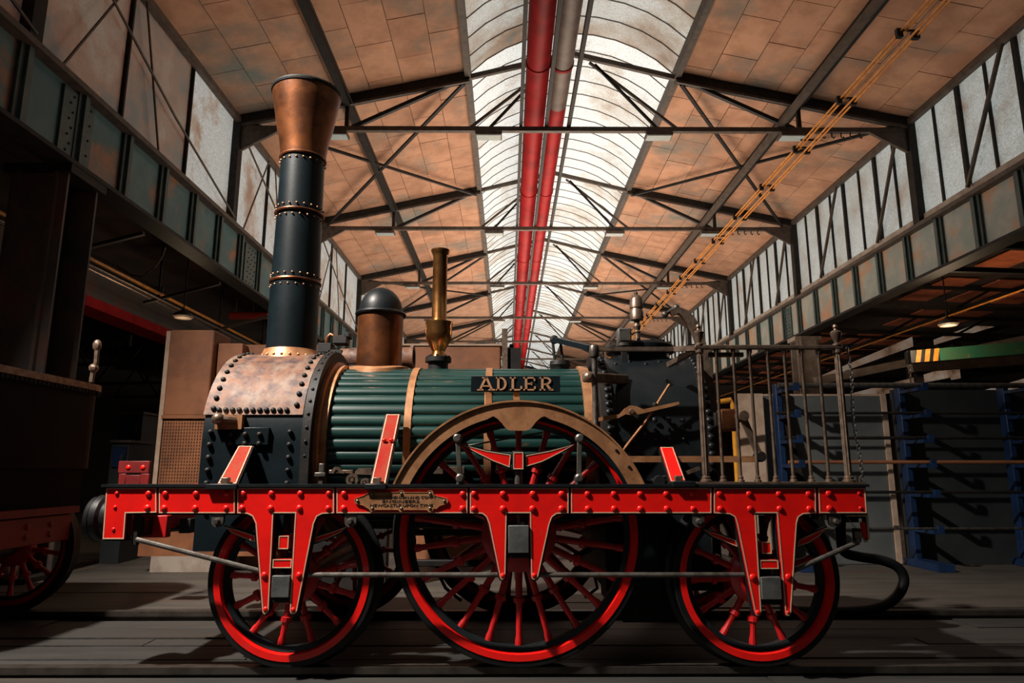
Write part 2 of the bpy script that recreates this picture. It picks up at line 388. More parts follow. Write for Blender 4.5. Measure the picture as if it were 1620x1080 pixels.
# crane girders: web plates, stiffeners and flanges
def girder(side):
    X = XL + .02 if side < 0 else XR - .02; s = 1 if side < 0 else -1      # s points into the hall
    nm = 'left' if side < 0 else 'right'
    g = thing('crane_girder', (X, 20, GB), 'riveted teal crane girder along the left side of the hall' if side < 0 else 'pale weathered crane girder along the right side of the hall', 'girder')
    wm = TEAL if side < 0 else TEALR
    MB().box(min(X - s * .14, X + s * .16), max(X - s * .14, X + s * .16), YB, YE - .01, GT - .05, GT + .02).build('top_flange', TRUSSBR, g)
    MB().box(min(X - s * .14, X + s * .16), max(X - s * .14, X + s * .16), YB, YE - .01, GB, GB + .05).build('bottom_flange', DARKSTEEL, g)
    st = SP / 5.5; y = YB
    pm = MB().box(-.02, .02, -st / 2, st / 2, GB + .05, GT - .05).mesh('web_plate', wm, False)
    q = MB().box(-.05, .05, -.035, .035, GB + .05, GT - .05).box(-.012, .012, -.10, .10, GB + .05, GT - .05)
    sm = q.mesh('stiffener', STIFF, False)
    while y < YE - .95:
        inst('web_plate', pm, (X, y + st / 2, 0), g); inst('stiffener', sm, (X + s * .05, y, 0), g)
        y += st
    # riveted splice covers
    for yy0 in ((6.9, 12.2) if side < 0 else (17.2,)):
        MB().box(min(X, X + s * .05), max(X, X + s * .05), yy0, yy0 + .55, GB + .08, GT - .08).build('splice_plate', STIFF, g)
        rm = MB()
        for a in range(3):
            for b in range(8):
                rm.lathe([(.016, 0), (.012, .012), (0, .016)], (X + s * .05, yy0 + .12 + a * .155 + (b % 2) * .05, GB + .16 + b * .093), (s, 0, 0), 6)
        rm.build('splice_rivets', DARKSTEEL, g)['kind'] = 'stuff'
    return g
girder(-1); girder(1)

# columns
def column(x, y, label, m1, m2, w=.42, d=.46):
    c = thing('hall_column', (x, y, -.05), label, 'column')
    z0, z1 = -.05, GB
    MB().box(x - w / 2, x + w / 2, y - d / 2, y - d / 2 + .03, z0, z1).build('flange', m1, c)
    MB().box(x - w / 2, x + w / 2, y + d / 2 - .03, y + d / 2, z0, z1).build('flange', m1, c)
    MB().box(x - .02, x + .02, y - d / 2 + .03, y + d / 2 - .03, z0, z1).build('web', m2, c)
    for s in (-1, 1):
        MB().box(x + s * w * .33 - .02, x + s * w * .33 + .02, y - d / 2 - .05, y - d / 2, z0, z1).build('angle_bar', m1, c)
    MB().box(x - w * .7, x + w * .7, y - d * .6, y + d * .6, z0, z0 + .05).build('base_plate', m2, c)
    MB().box(x - w * .6, x + w * .6, y - d * .6, y + d * .6, z1 - .10, z1).build('cap', m2, c)
    return c
COLM = mat('column_paint', (.085, .055, .042), (.045, .045, .046), rough=.6, scale=3, c3=(.12, .035, .025), s3=2, lo3=.55, hi3=.7)
column(XL - .20, 7.35, 'dark riveted column at the far left below the girder', COLM, DARKSTEEL, .62, .55)
column(XL, TR[2], 'dark steel column behind the chimney', COLM, DARKSTEEL)
column(XR + .12, TR[2] + .2, 'rust brown column behind the handrail', CONC, CONC, .55, .4)
column(XR, TR[4], 'brown steel column far down the right aisle', CONC, CONC)
column(XL, TR[4], 'dark steel column far down the left aisle', COLM, DARKSTEEL)

# roof trusses
ORD = ['overhead before the engine', 'first behind the chimney', 'second behind the chimney', 'third down the hall', 'fourth down the hall', 'fifth down the hall', 'sixth down the hall', 'seventh down the hall', 'eighth down the hall']
PLX = (-2.95, 5.35)
for i, y in enumerate(TR[:-1]):
    t = thing('roof_truss', (XA, y, ZT), 'dark steel roof truss, ' + ORD[i], 'truss', 'roof trusses')
    for x0, x1, zz0, zz1 in ((XL, SKL, ZE - .06, ZS - .06), (XR, SKR, ZE - .06, ZS - .06)):
        MB().bar((x0, y, zz0), (x1, y, zz1), .16, .15).build('rafter', DARKSTEEL, t)
        MB().bar((x0, y - .05, zz0 - .10), (x1, y - .05, zz1 - .10), .05, .05).build('rafter_flange', TRUSSBR, t)
    for x0 in (SKL, SKR):
        MB().bar((x0, y, ZS - .06), (XA, y, ZA), .07, .09).build('ridge_rafter', TRUSSBR, t)
    MB().bar((XL + .3, y, ZT), (XR - .3, y, ZT), .09, .085).build('tie_beam', TRUSSBR, t)
    for sgn, px, sk in ((-1, PLX[0], SKL), (1, PLX[1], SKR)):
        MB().bar((px, y, ZT), (px, y, roof_z(px) - .06), .07, .07).build('post', DARKSTEEL, t)
        MB().bar((px - sgn * .1, y, ZT + .03), (sk + sgn * .25, y, roof_z(sk + sgn * .25) - .1), .07, .07).build('strut', DARKSTEEL, t)
        MB().bar((sk - sgn * .02, y, ZT + .03), (XA + sgn * .32, y, ZA - .18), .045, .045).build('strut', TRUSSBR, t)
        MB().bar((sk - sgn * .38, y, ZT + .03), (XA + sgn * .42, y, ZA - .22), .045, .045).build('strut', DARKSTEEL, t)
        xe = XL if sgn < 0 else XR
        MB().prism([(xe, ZT + .06), (xe - sgn * .95, ZT + .05), (xe - sgn * .80, ZT - .03), (xe - sgn * .12, ZT - .42), (xe, ZT - .42)], y - .03, y + .03).build('gusset', TRUSSBR, t)
        MB().box(xe - .09, xe + .09, y - .09, y + .09, GT, ZE).build('wall_post', DARKSTEEL, t)
    for q in range(5):
        x = XR - .95 - q * .17
        MB().tube([(x, y, ZT - .04), (x, y, ZT - .12), (x + .03, y, ZT - .15), (x + .05, y, ZT - .12)], .013, 5).build('insulator_hook', DARKSTEEL, t)
for px, lb in ((PLX[0], 'left'), (PLX[1], 'right')):
    z = roof_z(px) - .10
    p = tag(MB().box(px - .06, px + .06, YB, YE, z - .09, z + .10).build('roof_purlin', DARKSTEEL), 'long dark purlin under the %s roof slope' % lb, 'purlin')
    MB().tube([(px + .10, YB, z - .05), (px + .10, YE, z - .05)], .012, 5).build('conduit', BLACKM, p)
tag(MB().box(4.95, 5.05, YB, YE, ZT + .05, ZT + .15).build('runway_bar', TRUSSBR), 'long steel bar resting on the truss ties at right', 'steel bar')
for k, i in enumerate((1, 3, 5)):
    y0, y1 = TR[i], TR[i + 1]
    for xa, xb, lb in ((XL + .3, SKL - .1, 'left'), (XR - .3, SKR + .1, 'right')):
        b = thing('wind_brace', ((xa + xb) / 2, (y0 + y1) / 2, ZT), 'crossed roof wind brace on the %s slope, %s' % (lb, ('nearest', 'middle', 'farthest')[k]), 'brace', 'roof wind braces')
        f = lambda x, y: (x, y, roof_z(x) - .17)
        MB().bar(f(xa, y0), f(xb, y1), .06, .05).build('bar', DARKSTEEL, b)
        MB().bar(f(xb, y0), f(xa, y1), .06, .05).build('bar', DARKSTEEL, b)
# lamps under the ties
LX = [(-3.15, 'outer left'), (-.35, 'inner left'), (2.75, 'inner right'), (5.2, 'outer right')]
for i in range(1, 6):
    y = TR[i] - .02
    for x, lb in LX:
        l = thing('ceiling_lamp', (x, y, ZT - .16), 'flat pale lamp under the tie of the truss %s, %s' % (ORD[i], lb), 'lamp', 'lamps under the truss ties')
        MB().box(x - .24, x + .24, y - .12, y + .12, ZT - .16, ZT - .10).build('housing', TRUSSBR, l)
        MB().box(x - .22, x + .22, y - .10, y + .10, ZT - .172, ZT - .16).build('diffuser', PANEL_LAMP, l)
        for h in (-.12, .09): MB().box(x + h, x + h + .03, y - .01, y + .03, ZT - .10, ZT - .04).build('hanger', DARKSTEEL, l)
# red ducts under the ridge
ZD = H + 6.62
def duct(x, r, spans, label):
    d = thing('ceiling_duct', (x, 20, ZD - r), label, 'duct')
    for a, b, m in spans:
        MB().lathe([(r, a), (r, b)], (x, 0, ZD), (0, 1, 0), 20).build('duct_section', m, d)
    y = YB + .6
    while y < YE:
        MB().lathe([(r, y - .03), (r + .015, y - .03), (r + .015, y + .03), (r, y + .03)], (x, 0, ZD), (0, 1, 0), 20).build('collar', spans[-1][2], d); y += SP
    return d
duct(.50, .20, [(YB, YE - .1, REDPIPE)], 'long bright red duct under the skylight')
duct(.90, .175, [(YB, D1 - .1, GREYPIPE), (D1 - .1, YE - .1, REDPIPE)], 'second ceiling duct, grey near and dark red beyond, right of the bright one')
for x, lb in ((.24, 'left of the red duct'), (.705, 'between the two ducts'), (1.12, 'right of the two ducts')):
    tag(MB().box(x - .03, x + .03, YB, YE - .1, ZT + .05, ZT + .16).build('duct_carrier', DARKSTEEL), 'dark carrier rail ' + lb, 'rail')
# orange bus bars
bb = thing('bus_bar_line', (5.5, 20, H + 5.9), 'set of orange bus bars running down the right of the roof', 'bus bars')
for dx, dz in ((-.10, .05), (-.03, .05), (.05, -.02), (.12, -.02)):
    MB().tube([(5.5 + dx, YB, H + 5.9 + dz), (5.5 + dx, YE - .2, H + 5.9 + dz)], .017, 6).build('bar', ORANGE, bb)
y = 1.5
while y < YE - 1:
    MB().box(5.35, 5.43, y - .03, y + .03, H + 5.86, H + 5.99).box(5.56, 5.66, y - .03, y + .03, H + 5.84, H + 5.95).box(5.36, 5.66, y - .012, y + .012, H + 5.955, H + 5.98).build('insulator', BLACKM, bb); y += 1.73
for yt in TR[:-1]:
    hg = MB().box(5.48, 5.52, yt - .02, yt + .02, H + 5.95, ZT - .04).box(5.36, 5.66, yt - .012, yt + .012, H + 5.94, H + 5.97)
    hg.build('hanger', DARKSTEEL, bb)

# ------------------------------------------------------------------ aisles
# left aisle
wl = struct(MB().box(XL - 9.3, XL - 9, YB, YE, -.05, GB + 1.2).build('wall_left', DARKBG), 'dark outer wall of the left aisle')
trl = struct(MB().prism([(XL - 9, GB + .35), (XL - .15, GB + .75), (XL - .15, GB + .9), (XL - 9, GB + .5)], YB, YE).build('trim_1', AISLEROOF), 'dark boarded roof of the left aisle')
for i, y in enumerate([9.2, 11.8, 14.4, 17.0, 20.6, 24.2, 29.4, 34.6]):
    t = thing('aisle_truss', (XL - 4.5, y, GB - .7), 'black lattice truss across the left aisle, ' + ['nearest', 'second', 'third', 'fourth', 'fifth', 'sixth', 'seventh', 'farthest'][i], 'truss', 'left aisle trusses')
    xo, xi = XL - 9, -8.1
    MB().bar((xo, y, GB - .75), (xi, y, GB - .65), .08, .08).build('bottom_chord', DARKSTEEL, t)
    MB().bar((xo, y, GB + .27), (xi, y, GB + .50), .09, .10).build('top_chord', DARKSTEEL, t)
    MB().bar((xi, y, GB - .7), (xi, y, GB + .5), .08, .08).build('end_post', DARKSTEEL, t)
    for k in range(4):
        xa = xi - k * 1.45
        MB().bar((xa, y, GB - .65), (xa - .72, y, GB + .42), .05, .05).build('lattice', DARKSTEEL, t)
        MB().bar((xa - .72, y, GB + .42), (xa - 1.45, y, GB - .68), .05, .05).build('lattice', DARKSTEEL, t)
# red crane beam and pipes in the left aisle
x = -7.6
rb = thing('aisle_crane_beam', (x, 16, H + 2.75), 'long grey beam with a dark red lower flange in the left aisle', 'crane beam')
MB().box(x - .10, x + .10, 6.5, 34, H + 3.02, H + 3.62).build('web', COLM, rb)
MB().box(x - .26, x + .26, 6.5, 34, H + 2.84, H + 3.02).build('lower_flange', REDPIPE, rb)
MB().box(x - .26, x + .26, 6.5, 34, H + 3.62, H + 3.70).build('upper_flange', DARKSTEEL, rb)
for yk in (9.2, 14.4, 20.6, 24.2, 29.4):
    MB().box(x - .04, x + .04, yk + .1, yk + .2, H + 3.70, GB + .64).build('hanger', DARKSTEEL, rb)
op = thing('aisle_pipe_run', (-6.2, 16, H + 3.0), 'thin orange pipe and two grey pipes along the left aisle', 'pipes')
for k, (dx, dz, m, r) in enumerate(((0, 0, ORANGE, .028), (-.12, -.10, STEELB, .02), (.10, -.14, STEELB, .016))):
    MB().tube([(-6.2 + dx, 6.5, H + 3.1 + dz), (-6.2 + dx, 34, H + 3.1 + dz)], r, 6).build('pipe', m, op)
for yk in (9.2, 11.8, 14.4, 17.0, 20.6, 24.2, 29.4):
    MB().bar((-6.45, yk, H + 2.93), (XL - .18, yk, GB - .03), .06, .05).build('bracket_arm', COLM, op)
    MB().bar((-6.2, yk, H + 2.98), (-6.2, yk, GB + .695), .03, .03).build('hanger', DARKSTEEL, op)
MB().tube([P(262, 391, 8.9), P(256, 408, 8.9), P(245, 423, 8.9), P(225, 438, 9.0), P(205, 434, 9.15), P(185, 420, 9.2)], .010, 6).build('loose_cable', STEELB, op)
a = P(364, 499, 14.6); b = P(424, 499, 14.6)
st = thing('red_stub_pipe', (a.x, 14.6, a.z - .1), 'short bright red pipe stub left of the chimney', 'pipe')
MB().tube([(a.x, 14.6, a.z), (b.x, 14.6, b.z)], .08, 14).build('pipe', RED_F, st)
for q in (.12, .5): MB().lathe([(.066, -.02), (.078, -.02), (.078, .02), (.066, .02)], (a.x + q, 14.6, a.z), (1, 0, 0), 14).build('clamp', STEEL, st)
for q in (.12, .5): MB().tube([(a.x + q, 14.6, a.z + .06), (a.x + q, 14.6, GB + .74)], .010, 5).build('hanger_rod', STEEL, st)
a = P(290, 499, 11.75)
def aisle_fill(p, e):  # added fill light below an unlit lamp shade, brightens the aisle
    d = bpy.data.lights.new('aisle_fill_light', 'POINT'); d.energy = e; d.color = (1, .72, .45); d.shadow_soft_size = .12
    q = bpy.data.objects.new('aisle_fill_light', d); COL.objects.link(q); q.location = p + Vector((0, 0, -.30))
aisle_fill(a, 16)
dl = thing('dome_lamp', (a.x, a.y, a.z - .05), 'small round brown lamp shade hanging in the left aisle', 'lamp')
MB().lathe([(.03, .12), (.05, .09), (.16, .02), (.17, -.02), (.14, -.05), (0, -.06)], a, n=20).build('shade', TRUSSBR, dl)
MB().tube([a + Vector((0, 0, .10)), (a.x, a.y, GB + .5)], .012, 5).build('cord', BLACKM, dl)
# back wall of left aisle with cabinets seen low
for q, (x0, x1, y0, y1, Y, m, nm, lb, ct) in enumerate([
        (174, 203, 700, 728, 8.6, DARKPAN, 'blue_cabinet', 'small dark blue cabinet behind the wagon', 'cabinet'),
        (186, 222, 655, 700, 9.4, DARKPAN, 'grey_cabinet', 'grey cabinet with dark window behind the wagon', 'cabinet')]):
    c = thing(nm, (PX((x0 + x1) / 2, y1, Y), Y, -.05), lb, ct)
    X0, X1 = PX(x0, y1, Y), PX(x1, y1, Y)
    zt = PZ(y0, Y)
    MB().box(X0, X1, Y, Y + .5, -.05, zt).build('body', m, c)
    MB().box(X0 + .03, X1 - .03, Y - .02, Y, zt - .30, zt - .05).build('door', BLUE, c)
    MB().box(X0 - .02, X1 + .02, Y - .03, Y + .52, zt, zt + .03).build('top', TRUSSBR, c)
    MB().box(X1 - .08, X1 - .05, Y - .04, Y - .02, zt - .25, zt - .15).build('handle', STEEL, c)

# right aisle
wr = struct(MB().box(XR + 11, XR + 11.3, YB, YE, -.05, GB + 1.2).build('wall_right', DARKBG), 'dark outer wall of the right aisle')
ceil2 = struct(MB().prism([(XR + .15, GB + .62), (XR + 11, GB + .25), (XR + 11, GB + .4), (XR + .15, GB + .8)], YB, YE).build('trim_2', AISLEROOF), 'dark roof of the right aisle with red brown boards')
bm_ = MB().box(-.32, .32, -.9, .9, 0, .02).mesh('roof_board', AISLEBRD, False)
for i in range(5):
    for j in range(9):
        xx = XR + .8 + i * 1.05; y = 9 + j * 2.6
        if random.random() < .8:
            inst('roof_board', bm_, (xx, y, GB + .60 - (xx - XR) / 11 * .37 - .03), ceil2, Quaternion((0, 1, 0), .034))
for i, y in enumerate([7.4, 10.0, 12.6, 15.2, 17.8, 20.4, 23.0, 25.6]):
    t = thing('aisle_joist', (XR + 5, y, GB), 'black lattice joist across the right aisle, ' + ['nearest', 'second', 'third', 'fourth', 'fifth', 'sixth', 'seventh', 'farthest'][i], 'joist', 'right aisle joists')
    MB().bar((XR + .1, y + 1.3, GB + .10), (XR + 11, y + 1.3, GB - .20), .09, .08).build('bottom_chord', DARKSTEEL, t)
    MB().bar((XR + .1, y + 1.3, GB + .55), (XR + 11, y + 1.3, GB + .18), .10, .08).build('top_chord', DARKSTEEL, t)
    for k in range(6):
        xa = XR + .3 + k * 1.7
        MB().bar((xa, y + 1.3, GB + .08 - k * .045), (xa + .85, y + 1.3, GB + .52 - k * .05), .05, .05).build('lattice', DARKSTEEL, t)
op = thing('orange_aisle_pipe', (9.2, 16, H + 3.1), 'thin orange pipe running under the right aisle roof', 'pipe')
MB().tube([(9.2, 7, H + 3.18), (9.2, 40, H + 3.18)], .017, 6).build('pipe', ORANGE, op)
for yk in (8.7, 13.9, 19.1, 24.3): MB().box(9.18, 9.22, yk - .02, yk + .02, H + 3.2, GB + .012).build('hanger', DARKSTEEL, op)
a = P(1500, 511, 12.1)
aisle_fill(a, 60)
dl = thing('aisle_dome_lamp', (a.x, a.y, a.z - .05), 'small flat round lamp under the right aisle roof', 'lamp')
MB().lathe([(.03, .12), (.05, .09), (.16, .02), (.17, -.02), (.14, -.05), (0, -.06)], a, n=20).build('shade', TRUSSBR, dl)
MB().tube([a + Vector((0, 0, .10)), (a.x, a.y, GB + .60)], .012, 5).build('cord', BLACKM, dl)
# lower annex: sloping concrete rafters with glazing between
wx = thing('annex_glazing', (13, 17.6, 0), 'slanting strips of pale grimy annex glazing behind the green crane', 'glazing')
for (pa, pb, th) in (((1300, 600), (1445, 548), 16), ((1262, 652), (1520, 598), 20), ((1480, 545), (1700, 478), 22), ((1540, 632), (1700, 600), 24), ((1425, 612), (1500, 598), 18)):
    A = P(pa[0], pa[1], 17.6); B = P(pb[0], pb[1], 17.6); h = th / F * 17.6
    MB().prism([(A.x, A.z), (B.x, B.z), (B.x, B.z + h), (A.x, A.z + h * .4)], 17.6, 17.66).build('pane_strip', ANNEX, wx)
    MB().bar((A.x, 17.55, A.z - .06), (B.x, 17.55, B.z - .06), .12, .12).build('frame_bar', DARKSTEEL, wx)
MB().box(PX(1262, 700, 17.5), 18.3, 17.7, 17.85, -.05, PZ(655, 17.6)).build('base_wall', DARKBG, wx)
for px in (1262, 1445, 1520, 1700):
    X0 = PX(px, 600, 17.7); MB().box(X0 - .1, X0 + .1, 17.66, 17.82, -.05, GB - .02).build('post', DARKSTEEL, wx)
for i, (pa, pb, Y, m) in enumerate((((1290, 603), (1640, 533), 15.6, CONC), ((1440, 582), (1660, 566), 13.7, CONC))):
    A = P(*pa, Y); B = P(*pb, Y)
    r = thing('annex_rafter', ((A.x + B.x) / 2, Y, 0), ('sloping pale concrete rafter above the storage rack', 'grey weathered beam just below the green crane')[i], 'beam')
    MB().bar(A, B, .18, .18).build('beam', m, r)
    for xx in (A.x + .15, B.x - .1):
        zz = A.z + (B.z - A.z) * (xx - A.x) / (B.x - A.x)
        MB().box(xx - .07, xx + .07, Y - .06, Y + .06, -.05, zz - .05).build('support', DARKSTEEL, r)
# green crane jib with hazard stripes
Y = 12.9
A = P(1441, 564, Y); B = P(1680, 545, Y); hh = .24
cr = thing('green_crane_jib', (B.x, Y, -.05), 'green crane jib with a black and yellow striped end at right', 'crane')
def on(t, dz): return (A.x + (B.x - A.x) * t, A.z + (B.z - A.z) * t + dz)
MB().prism([on(.19, -hh / 2), on(1, -hh / 2), on(1, hh / 2), on(.19, hh / 2)], Y, Y + .2).build('jib', GREENC, cr)
MB().prism([on(0, -hh / 2), on(.19, -hh / 2), on(.19, hh / 2), on(0, hh / 2)], Y, Y + .2).build('jib_end', BLACK, cr)
for k in range(3):
    t = .025 + k * .058
    MB().prism([on(t, -hh / 2), on(t + .032, -hh / 2), on(t + .05, hh / 2), on(t + .018, hh / 2)], Y - .008, Y).build('stripe', YELLOW, cr)
MB().box(B.x - .15, B.x + .15, Y, Y + .3, -.05, B.z + .5).build('mast', GREENC, cr)
ch = MB(); c0 = P(1438, 556, Y)
ch_link = [(0, .0, .035), (.018, 0, .02), (.018, 0, -.02), (0, 0, -.035), (-.018, 0, -.02), (-.018, 0, .02)]
for k in range(13):
    q = Matrix.Rotation(pi / 2 * (k % 2), 3, 'Z')
    ch.tube([c0 + Vector((.02, .08, -.05 * k)) + q @ Vector(v) for v in ch_link], .007, 5, closed=True)
ch.build('hoist_chain', STEEL, cr)['kind'] = 'stuff'

# ------------------------------------------------------------------ storage rack at right
YR = 8.2
rk = thing('storage_rack', (PX(1440, 800, YR), YR, -.05), 'blue steel cantilever rack holding long bars', 'rack')
zs_arm = [PZ(q, YR) for q in (612, 653, 692, 730, 776, 832)]
ux = [PX(1243, 700, YR), PX(1443, 700, YR), PX(1612, 700, YR), PX(1790, 700, YR)]
for X0 in ux:
    up = MB().box(X0 - .035, X0 + .035, YR + .1, YR + .22, -.05, PZ(605, YR)).build('upright', BLUE, rk, bev=.006)
    MB().box(X0 - .09, X0 + .09, YR - .4, YR + .26, -.05, .03).build('foot', BLUE, rk)
    for z in zs_arm:
        ar = MB().box(X0 - .03, X0 + .03, YR - .28, YR + .1, z - .07, z - .03).build('arm', BLUE, rk)
        MB().box(X0 + .03, X0 + .09, YR - .29, YR - .25, z - .07, z + .02).build('end_stop', BLUE, ar)
x9 = PX(1830, 700, YR)
bars = [(1228, 0, .032, STEEL, 'topmost grey steel pipe lying on the blue rack'), (1222, 1, .017, BLACKM, 'black bar on the second arm of the blue rack'),
        (1232, 2, .020, BLACKM, 'black bar on the third arm of the blue rack'), (1236, 3, .022, RUSTBOX, 'rust tipped bar on the fourth arm of the blue rack'),
        (1240, 4, .018, BLACKM, 'black bar on the fifth arm of the blue rack'), (1250, 5, .014, STEEL, 'thin bright bar on the lowest arm of the blue rack')]
for px, i, r, m, lb in bars:
    z = zs_arm[i] - .03 + r
    tag(MB().tube([(PX(px, 700, YR), YR - .17, z), (x9, YR - .17, z)], r, 10).build('steel_bar', m), lb, 'steel bar', 'long bars on the blue rack')
# sheets standing behind the rack
def sheet(x0, x1, ytop, Y, m, lb, edge=None):
    X0, X1 = PX(x0, 750, Y), PX(x1, 750, Y); zt = PZ(ytop, Y)
    s = thing('board_sheet', ((X0 + X1) / 2, Y, -.05), lb, 'sheet', 'sheets behind the rack')
    MB().box(X0, X1, Y, Y + .06, -.05, zt).build('face_sheet', m, s)
    MB().box(X0 + .02, X1 - .02, Y + .06, Y + .10, -.05, zt - .03).build('backing_sheet', m, s)
    if edge: MB().box(X1 - .06, X1, Y - .03, Y, -.05, zt).build('stud', edge, s)
    if edge: MB().box(X0 - .005, X1 + .005, Y - .004, Y + .07, zt - .015, zt + .01).build('edge_strip', edge, s)
sheet(1172, 1215, 622, 8.40, LIGHTPAN, 'sunlit tan board beside the grey sheets', None)
sheet(1216, 1412, 624, 8.50, GREYPAN, 'pale grey sheet left of the second blue upright', LIGHTPAN)
sheet(1425, 1600, 616, 8.52, DARKPAN, 'wide dark grey sheet behind the second blue upright')
sheet(1606, 1800, 616, 8.52, DARKPAN, 'dark grey sheet at the right edge')
MB().bar((PX(1305, 820, YR), YR + .15, -.04), (PX(1243, 640, YR), YR + .15, PZ(636, YR)), .06, .07).build('diagonal_brace', DARKSTEEL, rk)  # leaning timber prop, only parented to the rack
yp = thing('yellow_post', (PX(1165, 700, 7.9), 7.9, -.05), 'thin yellow pipe post behind the handrail', 'post')
X0 = PX(1163, 700, 7.9)
MB().tube([(X0, 7.9, -.05), (X0, 7.9, PZ(632, 7.9) - .06), (X0 - .02, 7.9, PZ(632, 7.9)), (X0 - .35, 7.9, PZ(640, 7.9))], .03, 10).build('pipe', YELLOW, yp)
MB().box(X0 - .08, X0 + .08, 7.82, 7.98, -.05, -.02).build('foot_plate', YELLOW, yp)

# ------------------------------------------------------------------ brown machine housing behind the smokebox
Y = 7.9
X0, X1 = PX(262, 600, Y), PX(330, 600, Y)
mh = thing('machine_housing', ((X0 + X1) / 2, Y, -.05), 'large rust brown machine housing with perforated guard behind the smokebox', 'machine')
zt = PZ(522, Y)
MB().box(X0, X1 + .02, Y, Y + .5, PZ(658, Y), zt).build('end_frame', RUSTBOX, mh, bev=.02)
MB().box(X0 - .05, X0, Y + .02, Y + .5, .25, zt - .01).build('edge_flange', LIGHTPAN, mh)
MB().box(X0, X1 + .3, Y + .06, Y + .45, .35, PZ(658, Y)).build('guard_back', BLACKM, mh)
g = MB()                                        # perforated sheet built as a lattice
gx0, gx1, gz0, gz1 = X0 + .02, X1 + .28, .40, PZ(662, Y)
gp = MB().box(gx0, gx1, Y + .045, Y + .055, gz0, gz1).build('guard_sheet', BLACKM, mh)
n = 34; m_ = 24
for i in range(n + 1):
    z = gz0 + (gz1 - gz0) * i / n; g.box(gx0, gx1, Y + .03, Y + .045, z - .010, z + .010)
for i in range(m_ + 1):
    xx = gx0 + (gx1 - gx0) * i / m_; g.box(xx - .010, xx + .010, Y + .028, Y + .043, gz0, gz1)
g.build('guard_mesh', RUSTBOX, gp)['kind'] = 'stuff'
for a, b in ((gz0 - .05, gz0), (gz1, gz1 + .04)):
    MB().box(gx0 - .03, gx1 + .03, Y, Y + .06, a, b).build('guard_rail', RUSTBOX, mh)
MB().box(X0 + .05, X1 + .4, Y - .05, Y + .5, -.05, .12).build('foot', CONC, mh)
MB().box(X0 - .1, X1 + .9, Y - .05, Y + .5, .12, .35).build('base', RUSTBOX, mh)
zt2 = PZ(545, Y + .3)
MB().box(X1 + .02, PX(520, 560, Y + .3), Y + .3, Y + 1.4, -.05, zt2).build('body', RUSTBOX, mh, bev=.02)
MB().box(X1 + .02, X1 + .32, Y + .12, Y + .31, PZ(602, Y), zt2 - .02).build('side_box', RUSTBOX, mh, bev=.01)
# second housing seen between dome and name plate
Y2 = 8.6
bh = thing('brown_cabinet', (PX(715, 560, Y2), Y2, -.05), 'plain brown sheet cabinet seen above the boiler between dome and name board', 'cabinet')
MB().box(PX(636, 560, Y2), PX(792, 560, Y2), Y2, Y2 + .8, -.05, PZ(547, Y2)).build('body', RUSTBOX, bh, bev=.02)
MB().box(PX(634, 560, Y2), PX(794, 560, Y2), Y2 - .02, Y2 + .82, PZ(547, Y2), PZ(544, Y2)).build('top_edge', LIGHTPAN, bh)
MB().box(PX(794, 560, Y2), PX(803, 560, Y2), Y2 - .06, Y2 + .05, -.05, PZ(521, Y2)).build('corner_post', STEELB, bh)
MB().box(PX(803, 560, Y2), PX(824, 560, Y2), Y2, Y2 + .5, -.05, PZ(550, Y2)).build('dark_casing', BLACKM, bh)
MB().box(PX(806, 560, Y2), PX(813, 560, Y2), Y2 + .05, Y2 + .4, PZ(550, Y2), PZ(543, Y2)).build('vent', BLACKM, bh)
# drum and valve block between chimney and dome
Y3 = 6.7
dv = thing('pump_unit', (PX(580, 570, Y3), Y3, -.05), 'rusty horizontal drum with black valve block behind the dome', 'pump')
zc3 = PZ(566, Y3); x0 = PX(540, 566, Y3); x1 = PX(655, 566, Y3)
MB().lathe([(0, 0), (.10, 0), (.10, x1 - x0 - .03), (.125, x1 - x0 - .03), (.125, x1 - x0), (.08, x1 - x0), (.08, x1 - x0 - .1), (0, x1 - x0 - .1)], (x0, Y3, zc3), (1, 0, 0), 24).build('drum', RUST, dv)
MB().box(x0 + .1, x1 - .2, Y3 - .08, Y3 + .08, -.05, zc3 - .08).build('stand', BLACKM, dv)
for (a, b, c, d) in ((507, 528, 545, 560), (530, 552, 533, 546), (522, 545, 556, 580), (512, 520, 560, 582), (548, 556, 528, 536)):
    MB().box(PX(a, c, Y3), PX(b, c, Y3), Y3 - .1, Y3 + .06, PZ(d, Y3), PZ(c, Y3)).build('valve_block', BLACKM, dv, bev=.006)
MB().tube([P(516, 548, Y3), P(518, 534, Y3), P(523, 529, Y3), P(530, 533, Y3), P(536, 542, Y3)], .02, 8).build('bent_pipe', COPPER, dv)
MB().box(PX(505, 580, Y3), PX(548, 580, Y3), Y3 - .1, Y3 + .1, -.05, PZ(578, Y3)).build('stand', BLACKM, dv)

# ------------------------------------------------------------------ wagon end at far left
XE = -3.36
tg = thing('wagon', (-4.4, 4.75, 0), 'dark rounded tender wagon with red underframe at the left edge', 'wagon')
zt = H + .64; zb = H + .02
def rnd_outline(x0, x1, y0, y1, r, n=6):
    p = [(x0, y0)] + [(x1 - r + r * sin(a), y0 + r - r * cos(a)) for a in [pi / 2 * i / n for i in range(n + 1)]]
    p += [(x1 - r + r * cos(a), y1 - r + r * sin(a)) for a in [pi / 2 * i / n for i in range(n + 1)]] + [(x0, y1)]
    return p
MB().prism(rnd_outline(-5.9, XE, 3.75, 5.78, .28), zb, zt, 'z').build('body', BLACKD, tg)
MB().prism(rnd_outline(-5.95, XE + .03, 3.72, 5.81, .3), zt, zt + .05, 'z').build('top_rim', STEELB, tg)
bd = MB()
ol = rnd_outline(-5.9, XE + .02, 3.74, 5.79, .29)
for p, q in zip(ol, ol[1:]):
    d = Vector(q) - Vector(p); n = max(1, int(d.length / .045))
    for i in range(n):
        c = Vector(p) + d * i / n; bd.ball((c.x, c.y, zt - .02), .018, 6)
